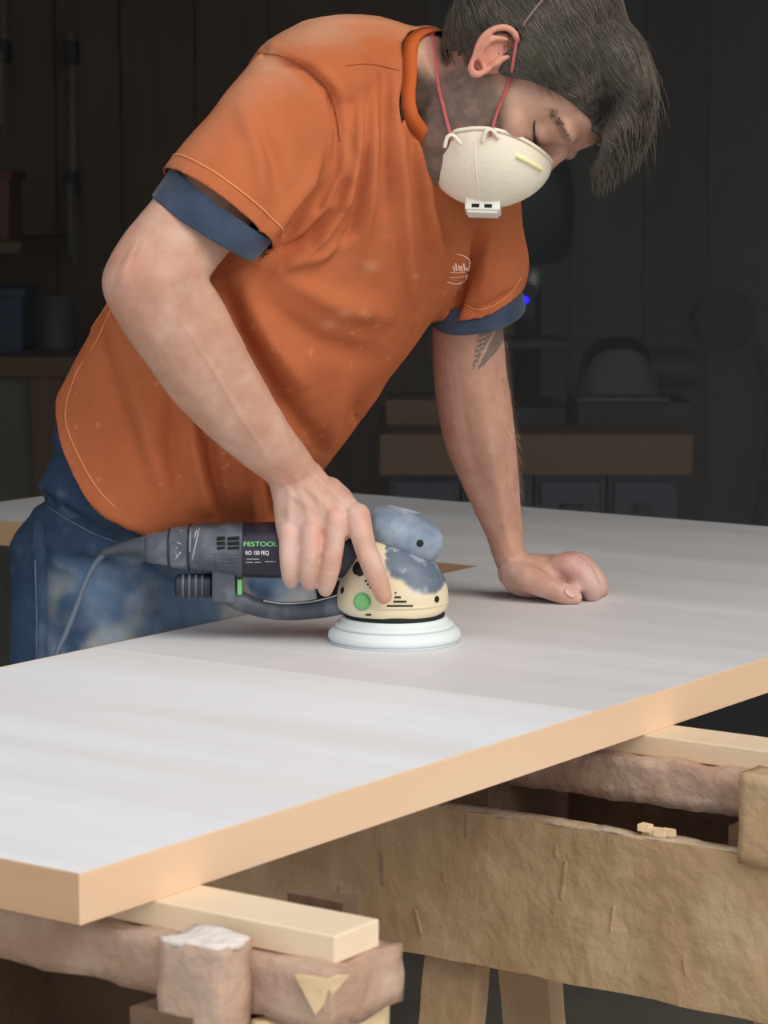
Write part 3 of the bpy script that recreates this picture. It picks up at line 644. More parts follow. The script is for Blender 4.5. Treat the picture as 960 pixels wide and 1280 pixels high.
earm = isf & (np.abs(hl[:, 0]) > .072) & (np.abs(hl[:, 1]) < .04) & (hl[:, 2] > -.035) & (hl[:, 2] < .05)
tint(.5 * earm, (222, 140, 118))
beard = isf * sm(hl[:, 2] + .0 * hl[:, 1], .010, -.016) * sm(hl[:, 1], -.03, -.005) * sm(.075 - .5 * (hl[:, 2] + .06) - hl[:, 1], -.03, .0) * (~earm)
under = isf * sm(hl[:, 2], -.05, -.075) * sm(hl[:, 1], -.045, -.015)
bm_ = np.clip(np.maximum(beard, under), 0, 1) * (.85 + .15 * sm(fbm(BVt * 120, 2), -.3, .3))
tint(.88 * bm_, (84, 74, 66))
for sx in (1, -1):
    e = np.exp(-(((hl[:, 2] - .012) / .003) ** 2 + ((hl[:, 0] - sx * .033) / .013) ** 2 + ((hl[:, 1] - .085) / .02) ** 2)); tint(np.clip(.9 * e, 0, 1), (70, 48, 42))
    e = np.exp(-(((hl[:, 2] - (.043 - .2 * np.abs(np.abs(hl[:, 0]) - .03))) / .005) ** 2 + ((hl[:, 0] - sx * .034) / .018) ** 2 + ((hl[:, 1] - .09) / .025) ** 2)); tint(np.clip(.75 * e, 0, 1), (96, 78, 66))
# inked leaf on the left arm
la = (uv[:, 1] > 395) & (uv[:, 1] < 470) & (BVt[:, 1] > .05) & (BN[:, 1] < .2)
ax0, ax1 = np.array([594., 462.]), np.array([624., 402.]); dv = (ax1 - ax0) / np.linalg.norm(ax1 - ax0); nv = np.array([-dv[1], dv[0]])
tt = ((uv - ax0) @ dv) / np.linalg.norm(ax1 - ax0); ww = (uv - ax0) @ nv
leaf = la & (tt > 0) & (tt < 1.3) & (np.abs(ww) < 15 * np.sin(np.pi * np.clip(tt * .62 + .06, 0, 1)))
vein = (np.abs(ww) < 1.6) | ((np.abs(ww) > 3) & ((np.sin((tt * 60 + np.abs(ww)) * .85) > .75) & (ww < 0)))
tint(.75 * (leaf & ~vein), (96, 92, 88)); tint(.4 * (leaf & vein), (196, 170, 150))
# saw dust on the back of the hands and forearms
tint(.16 * sm(fbm(BVt * 35 + 40, 3), -.2, .5) * fr, (228, 208, 192)); tint(.38 * sm(fbm(BVt * 30 + 44, 3), -.4, .4) * np.maximum(rh * sm(uv[:, 1], 575, 630), lh * sm(uv[:, 1], 675, 715)), (222, 204, 196))

man = empty('person', 'person in an orange t-shirt and jeans bending over to sand the countertop, respirator on', 'person', (-.338, .157, 0))
def mpart(name, vf, m, par=None, smooth=True, **k):
    o = make(name, vf, m, None, smooth=smooth, **k); par = par or man; o.parent = par
    o.matrix_parent_inverse = Matrix.Translation(man.location).inverted() if par is man else Matrix(); return o
body = mpart('body', (BVt, BF), M_skin); colattr(body, C)
# finger nails on the thumb of the propping hand
tnail = P3(716, 745, .2405); 

# ------------------------------------------------------------------ t-shirt
def frame_ring(c, lat, fwd, w, df, db, n=40, p=2.2):
    th = np.linspace(0, 2 * math.pi, n, endpoint=False); out = []
    for t in th:
        cx, sx = math.cos(t), math.sin(t)
        cx = math.copysign(abs(cx) ** (2 / p), cx); sx = math.copysign(abs(sx) ** (2 / p), sx)
        out.append(np.asarray(c) + lat * (w * cx) + fwd * ((df if sx > 0 else db) * sx))
    return np.array(out)
LS = unit([.547, .769, -.30])
def trunk(specs, grow=0.0):
    cs = [P3(*s[:3]) for s in specs]; R = []
    for i, s in enumerate(specs):
        t = unit(cs[min(i + 1, len(cs) - 1)] - cs[max(i - 1, 0)]); f = i / (len(specs) - 1)
        lat = unit(LDIR * (1 - s[6]) + LS * s[6]); lat = unit(lat - t * (lat @ t)); fw = np.cross(t, lat)
        if fw @ FDIR < 0: fw = -fw
        R.append(frame_ring(cs[i], lat, fw, s[3] + grow, s[4] + grow, s[5] + grow))
    return R
TORSO = [(196, 600, .150, .180, .145, .125, 0), (214, 566, .140, .182, .147, .128, 0), (250, 508, .118, .186, .152, .130, .2), (300, 436, .090, .192, .150, .132, .4), (352, 362, .062, .198, .145, .130, .6), (404, 288, .040, .198, .138, .122, .8),
         (448, 222, .022, .190, .128, .110, 1), (488, 160, .004, .160, .112, .090, 1), (530, 118, -.012, .088, .104, .072, 1), (575, 100, -.03, .066, .098, .066, 1)]
sp = [loft(trunk(TORSO), 4)]
# sleeves
sp.append(loft([pxring(372, 70, 470, 190, -.03, .085), pxring(328, 62, 440, 205, -.082, .080), pxring(290, 100, 405, 228, -.118, .076), pxring(246, 156, 374, 268, -.146, .073), pxring(205, 206, 346, 312, -.166, .070), pxring(188, 232, 330, 338, -.172, .070)], 4))
sp.append(loft([pxring(520, 150, 615, 205, .09, .075), pxring(528, 205, 648, 232, .12, .075), pxring(540, 280, 652, 282, .14, .074), pxring(540, 345, 660, 330, .155, .072), pxring(537, 398, 656, 366, .165, .068), pxring(537, 425, 656, 388, .168, .068)], 4))
# deltoid caps
sp.append(ellipsoid(P3(392, 108, -.06), (.080, 0, 0), (0, .075, 0), (0, 0, .068)))
sp.append(ellipsoid(P3(592, 215, .115), (.058, 0, 0), (0, .07, 0), (0, 0, .06)))
# trapezius slope to the collar
sp.append(tube([P3(390, 92, -.05), P3(450, 85, -.035), P3(515, 92, -.02)], [.060, .058, .052]))
SV, SF = remesh(sp, 0.0042, 8)
uvS = proj(SV); NS = vnormals(SV, SF)
_tb = BVHTree.FromPolygons([tuple(q_) for q_ in sp[0][0]], sp[0][1])
farT = np.array([_tb.find_nearest(Vector(q_))[3] > .006 for q_ in SV])
ds = np.zeros(len(SV)); front = sm(-NS[:, 1], -.05, .35)
def fold(pts, wpx, amp, end=(0.0, 1.0)):
    d, par = dist_poly(uvS, pts); t = np.sin(np.pi * np.clip(end[0] + (end[1] - end[0]) * par, .03, .97)) ** .6
    ds[:] += amp * np.exp(-(d / wpx) ** 2) * t * front
FOLDS = [([(330, 66), (380, 84), (410, 112), (424, 160), (420, 215), (398, 262)], 4, -.004, (.35, .65)), ([(340, 58), (392, 78), (424, 112), (438, 165), (434, 220)], 7, .003, (.2, .8)),
    ([(452, 105), (448, 180), (432, 250), (400, 300), (350, 338)], 8, .008), ([(438, 130), (440, 200), (420, 262), (372, 310)], 6, -.007), ([(468, 95), (466, 180), (462, 260), (452, 330)], 7, .006), ([(480, 95), (482, 190), (486, 290)], 6, -.005),
    ([(458, 130), (456, 210), (440, 290), (410, 330)], 6, -.006), ([(492, 92), (500, 190), (508, 300), (520, 400)], 8, .006), ([(512, 120), (520, 210), (530, 300), (540, 380)], 7, -.004), ([(524, 180), (536, 260), (556, 330)], 7, .005),
    ([(345, 318), (388, 300), (425, 262)], 6, -.008), ([(352, 334), (400, 322), (440, 300)], 8, .005), ([(338, 300), (360, 262), (385, 225), (400, 190)], 7, .006), ([(352, 305), (378, 268), (404, 232)], 5, -.006),
    ([(320, 150), (345, 200), (352, 250)], 9, -.004), ([(300, 130), (322, 190), (330, 260)], 10, .004), ([(270, 345), (300, 420), (350, 500), (400, 560)], 13, -.009), ([(300, 345), (335, 420), (385, 490)], 14, .007),
    ([(345, 345), (420, 380), (500, 400)], 16, .006), ([(330, 380), (400, 430), (470, 450)], 14, -.005), ([(600, 292), (588, 330), (572, 375), (560, 405)], 6, -.013, (.2, .9)), ([(585, 300), (574, 345), (556, 392)], 8, .005),
    ([(612, 300), (606, 345), (600, 385)], 9, .004), ([(596, 385), (620, 378), (648, 358)], 5, -.003), ([(570, 380), (600, 392), (640, 372)], 5, -.0035),
    ([(236, 480), (244, 560), (262, 650)], 9, .008), ([(254, 500), (266, 580), (284, 660)], 8, -.008), ([(300, 520), (306, 600), (316, 660)], 10, .006), ([(216, 470), (214, 560), (226, 640)], 10, -.006),
    ([(330, 560), (338, 610), (345, 655)], 8, -.006), ([(150, 420), (180, 520), (210, 620)], 13, .005), ([(120, 400), (140, 500), (180, 600)], 12, -.004), ([(455, 500), (445, 520), (452, 532)], 5, -.004), ([(440, 470), (415, 530), (400, 585)], 12, .005)]
for f_ in FOLDS: fold(f_[0], f_[1], f_[2] * 1.7, *f_[3:])
ds += .006 * fbm(SV * 9 + 2, 3) + .0025 * fbm(SV * 26 + 8, 3)
SV = SV + NS * ds[:, None]
# openings: hem, sleeves, collar
all_ = np.ones(len(SV), bool)
hemc = P3(206, 572, .14); hax = unit(P3(196, 600, .150) - P3(250, 508, .118)); hlat = unit(LDIR - hax * (LDIR @ hax)); hfw = np.cross(hax, hlat); hfw = hfw if hfw @ FDIR > 0 else -hfw
hn = unit(hax - hfw * .44)
lr = lambda V, c, rad: np.linalg.norm(V - np.asarray(c), axis=1) < rad
A_ = [SV, SF, farT, NS[:, 2]]
def docut(region, p_, n_):
    V2, F2, used = cut(A_[0], A_[1], region(A_[0]) , p_, n_); A_[0], A_[1], A_[2], A_[3] = V2, F2, A_[2][used], A_[3][used]
docut(lambda V: lr(V, hemc, .6), hemc, hn)
rA, rB = P3(203, 211, -.166), P3(342, 312, -.166); rc = (rA + rB) / 2; rax = unit(P3(246, 262, -.170) - P3(320, 160, -.13)); rn = unit(unit(rax - unit(rB - rA) * (rax @ unit(rB - rA))) + np.array([0, .12, 0]))
docut(lambda V: lr(V, rc, .14) & A_[2], rc, rn)
lA, lB = P3(540, 390, .165), P3(657, 354, .165); lc = (lA + lB) / 2; lax = np.array([0., 0, -1.]); ln = unit(unit(lax - unit(lB - lA) * (lax @ unit(lB - lA))) + np.array([0, .30, 0]))
docut(lambda V: lr(V, lc, .10) & (A_[2] | (proj(V)[:, 0] > 566)), lc, ln)
COLC = P3(566, 118, -.02); sT = unit(P3(488, 160, .004) - P3(404, 288, .040)); LSp = unit(LS - sT * (LS @ sT)); fT = np.cross(sT, LSp); fT = fT if fT @ FDIR > 0 else -fT
cn = unit(sT * math.cos(math.radians(38)) + fT * math.sin(math.radians(38)))
docut(lambda V: lr(V, COLC, .17), COLC, cn)
SV2, SF2 = A_[0], A_[1]; SV2 = smooth_rims(SV2, SF2)
shirt = mpart('t_shirt', (SV2, SF2), M_shirt)
so = shirt.modifiers.new('thickness', 'SOLIDIFY'); so.thickness = .003; so.offset = -1
uvS = proj(SV2); NS2 = vnormals(SV2, SF2)
CS = np.tile(np.array(S(190, 108, 70)[:3]), (len(SV2), 1))
def tintS(mk, rgb):
    global CS
    CS = CS * (1 - mk[:, None]) + np.array(S(*rgb)[:3]) * mk[:, None]
tintS(.35 * sm(fbm(SV2 * 7 + 1, 3), -.1, .4), (178, 94, 58))
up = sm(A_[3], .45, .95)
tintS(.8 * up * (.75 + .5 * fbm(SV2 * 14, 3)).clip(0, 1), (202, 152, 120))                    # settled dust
spk = sm(fbm(SV2 * 110 + 30, 3), .42, .52) * sm(uvS[:, 1], 260, 330) * sm(700 - uvS[:, 1], 0, 100); tintS(.35 * spk, (226, 164, 122))
for (u0, v0, r0) in ((412, 405, 9), (462, 332, 10), (430, 392, 8), (520, 345, 5), (455, 392, 6), (440, 560, 7)): tintS(.3 * np.exp(-(((uvS[:, 0] - u0) / r0) ** 2 + ((uvS[:, 1] - v0) / (r0 * .6)) ** 2)), (230, 178, 140))
tintS(.45 * sm(uvS[:, 0], 590, 650) * sm(uvS[:, 1], 230, 260) * (NS2[:, 1] < .3), (196, 116, 78))
colattr(shirt, CS)
BVHS = BVHTree.FromPolygons([tuple(q) for q in SV2], SF2)
def on_shirt(u, v, off=.0012):
    r = ray(u, v); h = BVHS.ray_cast(Vector(CAM), Vector(unit(r)))
    return None if h[0] is None else np.array(h[0]) - unit(r) * off
def draped(pts, rad, n=8, flat=.5, off=.0005, k=3):
    q = [on_shirt(*p, off=off) for p in cat_rom(np.array(pts, float), 8)]; q = [x for x in q if x is not None]
    return tube(q, rad, n, 1, True, flat)
M_seam = mat('orange_thread', S(158, 78, 42), S(172, 88, 48), rough=0.95)
M_stitch = mat('pale_orange_thread', S(222, 138, 86), S(230, 150, 98), rough=0.95)
M_print = mat('chest_print_ink', S(250, 214, 196), S(255, 226, 210), rough=0.8)
mpart('seam', draped([(322, 66), (352, 70), (384, 86), (408, 110), (420, 140), (425, 175)], .0012), M_seam, shirt)
mpart('yoke_seam', draped([(432, 82), (462, 80), (500, 88)], .0007), M_seam, shirt)
lg = [draped([(572, 318), (580, 320), (586, 325), (587, 331), (585, 338)], .0014, flat=.3), draped([(560, 353), (568, 355), (576, 354), (582, 349), (584, 342)], .0014, flat=.3)]
for i, (u0, v0, h0) in enumerate([(567, 336, 6), (570, 334, 8), (574, 335, 6), (577, 336, 6), (580, 334, 8), (583, 337, 4)]): lg.append(draped([(u0 - .6, v0 - h0 / 2), (u0 + .6, v0 + h0 / 2)], .0011, flat=.3))
for u0, u1, v0 in ((562, 568, 346.5), (570, 575, 346.5), (577, 581, 345.5), (563, 581, 340.5)): lg.append(draped([(u0, v0), ((u0 + u1) / 2, v0 + .3), (u1, v0)], .0010, flat=.3))
mpart('chest_print', merge(lg), M_print, shirt)
# collar band
def boundary_near(V, F, c, rad):
    from collections import defaultdict
    cnt = defaultdict(int)
    for f in F:
        for i in range(len(f)): cnt[tuple(sorted((f[i], f[(i + 1) % len(f)])))] += 1
    return [i for e, n in cnt.items() if n == 1 for i in e if np.linalg.norm(V[i] - c) < rad]
def rim_loop(V, F, c, n, rad, m=48):
    idx = list(set(boundary_near(V, F, c, rad))); Q = V[idx] - c; e1 = unit(np.cross(n, (0, 0, 1))); e2 = np.cross(n, e1)
    ang = np.arctan2(Q @ e2, Q @ e1); o = np.argsort(ang); ang = ang[o]; Q = Q[o]
    ts = np.linspace(-math.pi, math.pi, m, endpoint=False); out = []
    for t in ts:
        dd = np.abs((ang - t + math.pi) % (2 * math.pi) - math.pi); wgt = np.exp(-(dd / .18) ** 2); out.append((Q * wgt[:, None]).sum(0) / (wgt.sum() + 1e-9))
    return c + np.array(out)
def closed_band(loop, n, width, th, lift=0.0, taper=0.0):    # flat band following a rim, extruded along n
    c = loop.mean(0); R = []
    for p_ in loop:
        o_ = unit((p_ - c) - n * ((p_ - c) @ n))
        R.append([p_ + o_ * (lift + th), p_ + o_ * (lift + th) + n * width - o_ * taper, p_ + o_ * lift + n * width - o_ * taper, p_ + o_ * lift])
    R = np.array(R); m = len(R); V = R.reshape(-1, 3); F = []
    for i in range(m):
        for j in range(4):
            a_, b_ = i * 4 + j, i * 4 + (j + 1) % 4; i2 = (i + 1) % m
            F.append((a_, b_, i2 * 4 + (j + 1) % 4, i2 * 4 + j))
    return V, F
cl = rim_loop(SV2, SF2, COLC, cn, .16)
cb = mpart('collar', closed_band(cl, cn, .013, .0024, -.0024, .008), M_shirt, shirt); colattr(cb, np.tile(np.array(S(196, 98, 50)[:3]), (len(cb.data.vertices), 1)))
def stitch(c, n_, rad, back, m_=90):
    lp = rim_loop(SV2, SF2, c, n_, rad, m_) - n_ * back; lp = np.array([(lambda h_: np.array(h_[0]) + np.array(h_[1]) * .0004)(BVHS.find_nearest(Vector(q_))) for q_ in lp])
    return closed_band(lp, n_, .0016, .0012, -.0004)
mpart('hem_stitching', stitch(hemc, hn, .4, .020), M_stitch, shirt)
mpart('hem_stitching', stitch(rc, rn, .12, .018), M_stitch, shirt)
mpart('hem_stitching', draped([(576, 378), (598, 387), (622, 379), (640, 364), (652, 346)], .0009), M_stitch, shirt)
# undershirt sleeves showing below the cuffs
def sleeve_band(A, B, A2_, B2_, Y, d, dY=0, tz=0):
    R = [pxring(*A, *B, Y, d, dY, n=48, tz=tz), pxring(*[(x + y) / 2 for x, y in zip(A, A2_)], *[(x + y) / 2 for x, y in zip(B, B2_)], Y, d * .99, dY, n=48, tz=tz), pxring(*A2_, *B2_, Y, d * .97, dY, n=48, tz=tz)]
    V, F = loft(R, 6, cap=False); V = V + .0025 * np.stack([fbm(V * 22 + 4 * i, 3) for i in range(3)], 1); return V, F
for vf in (sleeve_band((214, 208), (342, 300), (189, 246), (316, 328), -.164, .062, .006, .08), sleeve_band((536, 372), (648, 340), (538, 402), (657, 380), .168, .063, .004, .42)):
    o = mpart('undershirt_sleeve', vf, M_navy); q = o.modifiers.new('thickness', 'SOLIDIFY'); q.thickness = .003

# ------------------------------------------------------------------ jeans and boots
JT = [(222, 532, .125, .160, .112, .118, .1), (206, 585, .142, .162, .120, .118, 0), (188, 645, .160, .158, .126, .108, 0)]
R = trunk(JT)
cH = T(.955, .800, 0)
for z, ca, cb_, wa, dfr, dbk in ((.985, .980, .800, .158, .130, .108), (.93, 1.0, .800, .165, .132, .106), (.88, 1.01, .800, .172, .132, .104), (.82, 1.02, .80, .18, .12, .10)):
    R.append(frame_ring(T(ca, cb_, z), LDIR, FDIR, wa, dfr, dbk))
jp = [loft(R, 3)]
for ca, cb_, ka in ((.915, .785, .90), (1.160, .765, 1.20)):
    rr = []
    for z, aa, bb, ra, rb in ((1.0, ca, cb_, .085, .095), (.9, ca, cb_, .098, .105), (.75, ca, cb_, .096, .10), (.5, ka, cb_ + .0, .075, .08), (.3, ka, cb_ + .01, .070, .075), (.06, ka, cb_ + .03, .070, .08)): rr.append(frame_ring(T(aa, bb, z), LDIR, FDIR, ra, rb, rb))
    jp.append(loft(rr, 3))
JV, JF = remesh(jp, .0055, 26)
NJ = vnormals(JV, JF); uvJ = proj(JV); dj = .006 * fbm(JV * 8 + 5, 3) + .003 * fbm(JV * np.array([20, 20, 34]) + 1, 3)
for pts, wpx, amp in (([(45, 620), (110, 660), (200, 710), (300, 762)], 7, -.008), ([(40, 600), (120, 640), (230, 690)], 9, .007), ([(50, 560), (120, 610), (190, 660)], 9, -.006), ([(50, 690), (90, 700), (120, 720)], 6, -.005),
                      ([(45, 655), (47, 740), (48, 830)], 3, .004), ([(52, 655), (54, 740), (55, 830)], 3, -.004), ([(70, 700), (150, 740), (220, 770)], 9, .006), ([(100, 700), (180, 722), (260, 760)], 8, -.006)):
    d, par = dist_poly(uvJ, pts); dj += amp * np.exp(-(d / wpx) ** 2) * (NJ[:, 1] < .3)
JV = JV + NJ * dj[:, None]
bcoord = (JV - np.array([TO[0], TO[1], 0])) @ BV; mk = (JV[:, 2] < TOP + .03) & (JV[:, 2] > .7) & (bcoord < WB + .004)
JV[mk] += BV * (WB + .004 - bcoord[mk])[:, None]
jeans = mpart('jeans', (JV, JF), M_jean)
uvJ = proj(JV); CJ = np.tile(np.array(S(62, 82, 108)[:3]), (len(JV), 1))
def tintJ(mk, rgb):
    global CJ
    CJ = CJ * (1 - mk[:, None]) + np.array(S(*rgb)[:3]) * mk[:, None]
n1 = fbm(JV * 11 + 3, 4); n2 = fbm(JV * 26 + 13, 4)
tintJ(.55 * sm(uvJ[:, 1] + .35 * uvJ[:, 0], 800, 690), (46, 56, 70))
thigh = sm(uvJ[:, 1] + .15 * uvJ[:, 0], 705, 760) * sm(uvJ[:, 0], 50, 75)
n3 = fbm(JV @ np.array([[8, 0, 22], [8, 8, 0], [-22, 0, 10]]) + 3, 4)
tintJ(.75 * thigh * sm(n1, -.5, .2), (122, 146, 172)); tintJ(.6 * thigh * sm(n3, -.15, .35), (172, 182, 192)); tintJ(.45 * thigh * sm(fbm(JV * 18 + 31, 3), .08, .4), (184, 172, 148))
tintJ(.5 * sm(n2, .1, .35) * sm(620 - uvJ[:, 1], -120, 0) * 0, (90, 100, 116))
tintJ(.4 * sm(fbm(JV * 30 + 50, 3), .1, .35), (108, 122, 140))
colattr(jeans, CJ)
for ka, cb_ in ((.90, .80), (1.20, .78)):
    bt = [frame_ring(T(ka, cb_ + .03, .13), LDIR, FDIR, .052, .055, .055, 24), frame_ring(T(ka, cb_ + .03, .08), LDIR, FDIR, .05, .075, .06, 24), frame_ring(T(ka, cb_ + .0, .05), LDIR, FDIR, .052, .135, .09, 24), frame_ring(T(ka, cb_ + .0, .02), LDIR, FDIR, .055, .15, .10, 24), frame_ring(T(ka, cb_ + .0, .0), LDIR, FDIR, .055, .15, .10, 24)]
    mpart('boot', loft(bt, 3), M_boot)

# ------------------------------------------------------------------ hair
hp = [ellipsoid(H(0, -.002, .050), HV(.088, 0, 0), HV(0, .112, 0), HV(0, 0, .100), 36, 22)]
hp.append(loft([ring(H(x, y, z), HV(rx, 0, 0), unit(HV(*d)) * t, 24) for x, y, z, rx, d, t in ((0, .02, .128, .062, (0, .1, 1), .026), (0, .070, .126, .066, (0, .5, 1), .030), (0, .100, .110, .062, (0, 1, .7), .027), (0.004, .120, .086, .052, (0, 1, 1), .023), (.006, .134, .069, .036, (0, .6, 1), .016), (.008, .145, .057, .018, (0, .5, 1), .007))], 4))
hp.append(ellipsoid(H(.0, .045, .118), HV(.075, 0, 0), HV(0, .07, 0), HV(0, 0, .040)))
hp.append(ellipsoid(H(.0, -.03, .105), HV(.078, 0, 0), HV(0, .08, 0), HV(0, 0, .048)))
HVt, HFc = remesh(hp, .0035, 3)
q = to_head(HVt)
def hairline(y, ax):   # lowest z covered with hair at forward position y and sideways |x|
    side = np.interp(y, [-.13, -.09, -.05, -.024, -.015, -.002, .003, .024, .030, .050, .069, .09, .11, .125], [-.065, -.062, -.045, -.03, .036, .036, -.004, .0, .014, .036, .053, .068, .076, .066])
    return side + np.where(y > .07, .0, 0)
HVt, HFc = cull(HVt, HFc, (q[:, 2] > hairline(q[:, 1], np.abs(q[:, 0]))) | (q[:, 1] > .128))
HVt = smooth_rims(HVt, HFc, 25)
HN = vnormals(HVt, HFc)
q = to_head(HVt)
HVt = HVt + HN * (.0005 * np.sin(q[:, 0] * 700 + 6 * fbm(q * np.array([12, 8, 8]), 2)) + .002 * fbm(q * 30, 3))[:, None]
hair = mpart('hair', (HVt, HFc), M_hair)
hs = hair.modifiers.new('thickness', 'SOLIDIFY'); hs.thickness = .006; hs.offset = -1
g = .75 + .25 * fbm(q * np.array([60, 10, 10]), 3); colattr(hair, np.clip(np.stack([g, g, g], 1), 0.2, 1.2))
def strands(n, V, N, keepf, L0, L1, grav, comb, rad, seed, lift=.25, wave=.1, hug=None):
    r = np.random.default_rng(seed); idx = r.choice(np.nonzero(keepf)[0], n); out = []
    for i in idx:
        p = V[i] - N[i] * .002; cb_ = comb if hug is None else unit(comb - N[i] * (comb @ N[i])); d = unit(N[i] * lift + cb_ + r.normal(0, .18, 3)); ln = r.uniform(L0, L1); pts = [p]; m_ = 5
        nn = N[i]; crv = r.normal(0, wave, 3)
        for s in range(m_):
            d = unit(d + np.array([0, 0, -1]) * grav * (s + 1) / m_ + crv / m_ - nn * .10)
            p = p + d * ln / m_
            if hug is not None:
                h_ = hug.find_nearest(Vector(p)); lc_, nm_ = np.array(h_[0]), np.array(h_[1]); of_ = (p - lc_) @ nm_
                if np.linalg.norm(p - lc_ - nm_ * of_) < .004: p = lc_ + nm_ * min(max(of_, .0008), .0030); d = unit(d - nm_ * (d @ nm_) * .8)
            pts.append(p)
        out.append(tube(pts, [rad, rad, rad, rad * .9, rad * .7, rad * .3], 3, 1, False))
    return out
combd = unit(HF * 1.0 + HU * -.1)
qq = to_head(HVt)
inner = ~((np.abs(qq[:, 0]) > .062) & (qq[:, 1] > -.03) & (qq[:, 1] < .004) & (qq[:, 2] < .045)) & (qq[:, 2] > hairline(qq[:, 1], 0) + np.where(qq[:, 1] > .0, .030, .012))
BHC = BVHTree.FromPolygons([tuple(q_) for q_ in HVt], HFc)
vis = HN[:, 1] < .6; c1 = unit(HF * .9 + HU * .25)
st = strands(4200, HVt, HN, vis & inner, .025, .055, .15, c1, .00045, 3, .05, .12, BHC)
st += strands(1500, HVt, HN, vis & (qq[:, 2] > hairline(qq[:, 1], 0) + .004) & ~inner & ~((np.abs(qq[:, 0]) > .06) & (qq[:, 1] > -.03) & (qq[:, 1] < .004) & (qq[:, 2] < .045)), .010, .018, .05, unit(HF * .3 + HU * .2 - HR * .0), .0004, 21, .05, .1, BHC)
st += strands(700, HVt, HN, (qq[:, 1] > .10) & (qq[:, 2] > .05), .010, .024, .6, combd, .0004, 5, .15) + strands(110, HVt, HN, qq[:, 2] > .11, .03, .05, .5, combd, .0003, 6, .5, .3)
stv = merge(st); so_ = mpart('hair_strands', stv, M_hair, hair, kind='stuff'); gs = np.repeat(RNG.uniform(.6, 1.5, len(st)), [len(s_[0]) for s_ in st]); colattr(so_, np.stack([gs, gs * .98, gs * .95], 1))
# beard bristles and arm hair
bidx = bm_ > .55; NB2 = vnormals(BVt, BF)
bst = strands(3200, BVt, NB2, bidx & (BVt[:, 1] < HO[1] + .03), .002, .006, .2, unit(HF * .2 - HU), .00017, 9, .7)
o = mpart('beard', merge(bst), M_hair, kind='stuff'); colattr(o, np.full((len(o.data.vertices), 3), 1.35))
M_armhair = mat('arm_hair', S(150, 116, 92), S(176, 142, 116), rough=.6)
ah = strands(520, BVt, NB2, fl & (uv[:, 0] > 590), .006, .013, .3, np.array([.2, 0, -.9]), .00011, 12, .8) + strands(520, BVt, NB2, fr & (uv[:, 1] > 280), .006, .012, .3, np.array([-.3, 0, -.9]), .00010, 13, .8)
ah += strands(420, BVt, NB2, fl & (NB2[:, 0] > .55) & (uv[:, 1] < 660), .010, .020, .25, np.array([.35, -.1, -.75]), .00013, 14, .7) + strands(260, BVt, NB2, fr & (NB2[:, 2] > .2) & (uv[:, 1] > 330), .008, .014, .2, np.array([.1, -.2, -.6]), .00011, 15, .8)
mpart('arm_hair', merge(ah), M_armhair, kind='stuff')

BVHB0 = BVHTree.FromPolygons([tuple(q_) for q_ in BVt], BF)
def face_pt(x, z):
    h_ = BVHB0.ray_cast(Vector(H(x, .2, z)), Vector(-HF)); return None if h_[0] is None else np.array(h_[0])
for sx in (1, -1):
    q_ = [face_pt(sx * x_, z_) for x_, z_ in ((.014, .0135), (.020, .0115), (.028, .0105), (.036, .0115), (.044, .0145), (.050, .018))]; q_ = [a_ for a_ in q_ if a_ is not None]
    o = mpart('eyelashes', tube(q_, [.0006, .0012, .0016, .0016, .0014, .0006], 8, 4, True), M_hair); colattr(o, np.full((len(o.data.vertices), 3), .35))
    hb_ = to_head(BVt); mk_ = (np.abs(hb_[:, 2] - (.042 - .25 * np.abs(np.abs(hb_[:, 0]) - .030))) < .0045) & (sx * hb_[:, 0] > .012) & (sx * hb_[:, 0] < .056) & (hb_[:, 1] > .06)
    if mk_.any():
        o = mpart('eyebrow', merge(strands(420, BVt, NB2, mk_, .005, .009, .0, HR * sx * .9 + HU * .1, .00022, 31 + sx, .12, .1)), M_hair); colattr(o, np.full((len(o.data.vertices), 3), .8))
# thumb nail of the propping hand
M_nail = mat('finger_nail', S(206, 158, 146), S(214, 168, 156), rough=.4)
h_ = BVHB0.ray_cast(Vector(CAM), Vector(unit(ray(713, 741))))
if h_[0] is not None:
    pn = np.array(h_[0]); nn_ = np.array(h_[1]); td = unit(P3(718, 746, .239) - P3(694, 737, .239)); td = unit(td - nn_ * (td @ nn_)); sd_ = np.cross(nn_, td)
    mpart('thumb_nail', ellipsoid(pn - nn_ * .0004, td * .0090, sd_ * .0055, nn_ * .0012, 16, 8), M_nail)
BVHJ = BVHTree.FromPolygons([tuple(q_) for q_ in JV], JF)
def on_j(pts, rad, m_, nm_):
    q_ = [BVHJ.ray_cast(Vector(CAM), Vector(unit(ray(u, v)))) for u, v in cat_rom(np.array(pts, float), 8)]; q_ = [np.array(h_[0]) - unit(ray(100, 700)) * .0006 for h_ in q_ if h_[0] is not None]
    if len(q_) > 3: mpart(nm_, tube(q_, rad, 6, 1, False), m_, jeans)
M_jseam = mat('pale_denim_seam', S(70, 84, 104), S(100, 114, 132), scale=60, rough=.95)
on_j([(44, 700), (45, 740), (46, 790), (45, 835)], .0012, M_jseam, 'side_seam')
on_j([(30, 608), (70, 640), (120, 668), (170, 684)], .0010, M_jseam, 'pocket_edge')

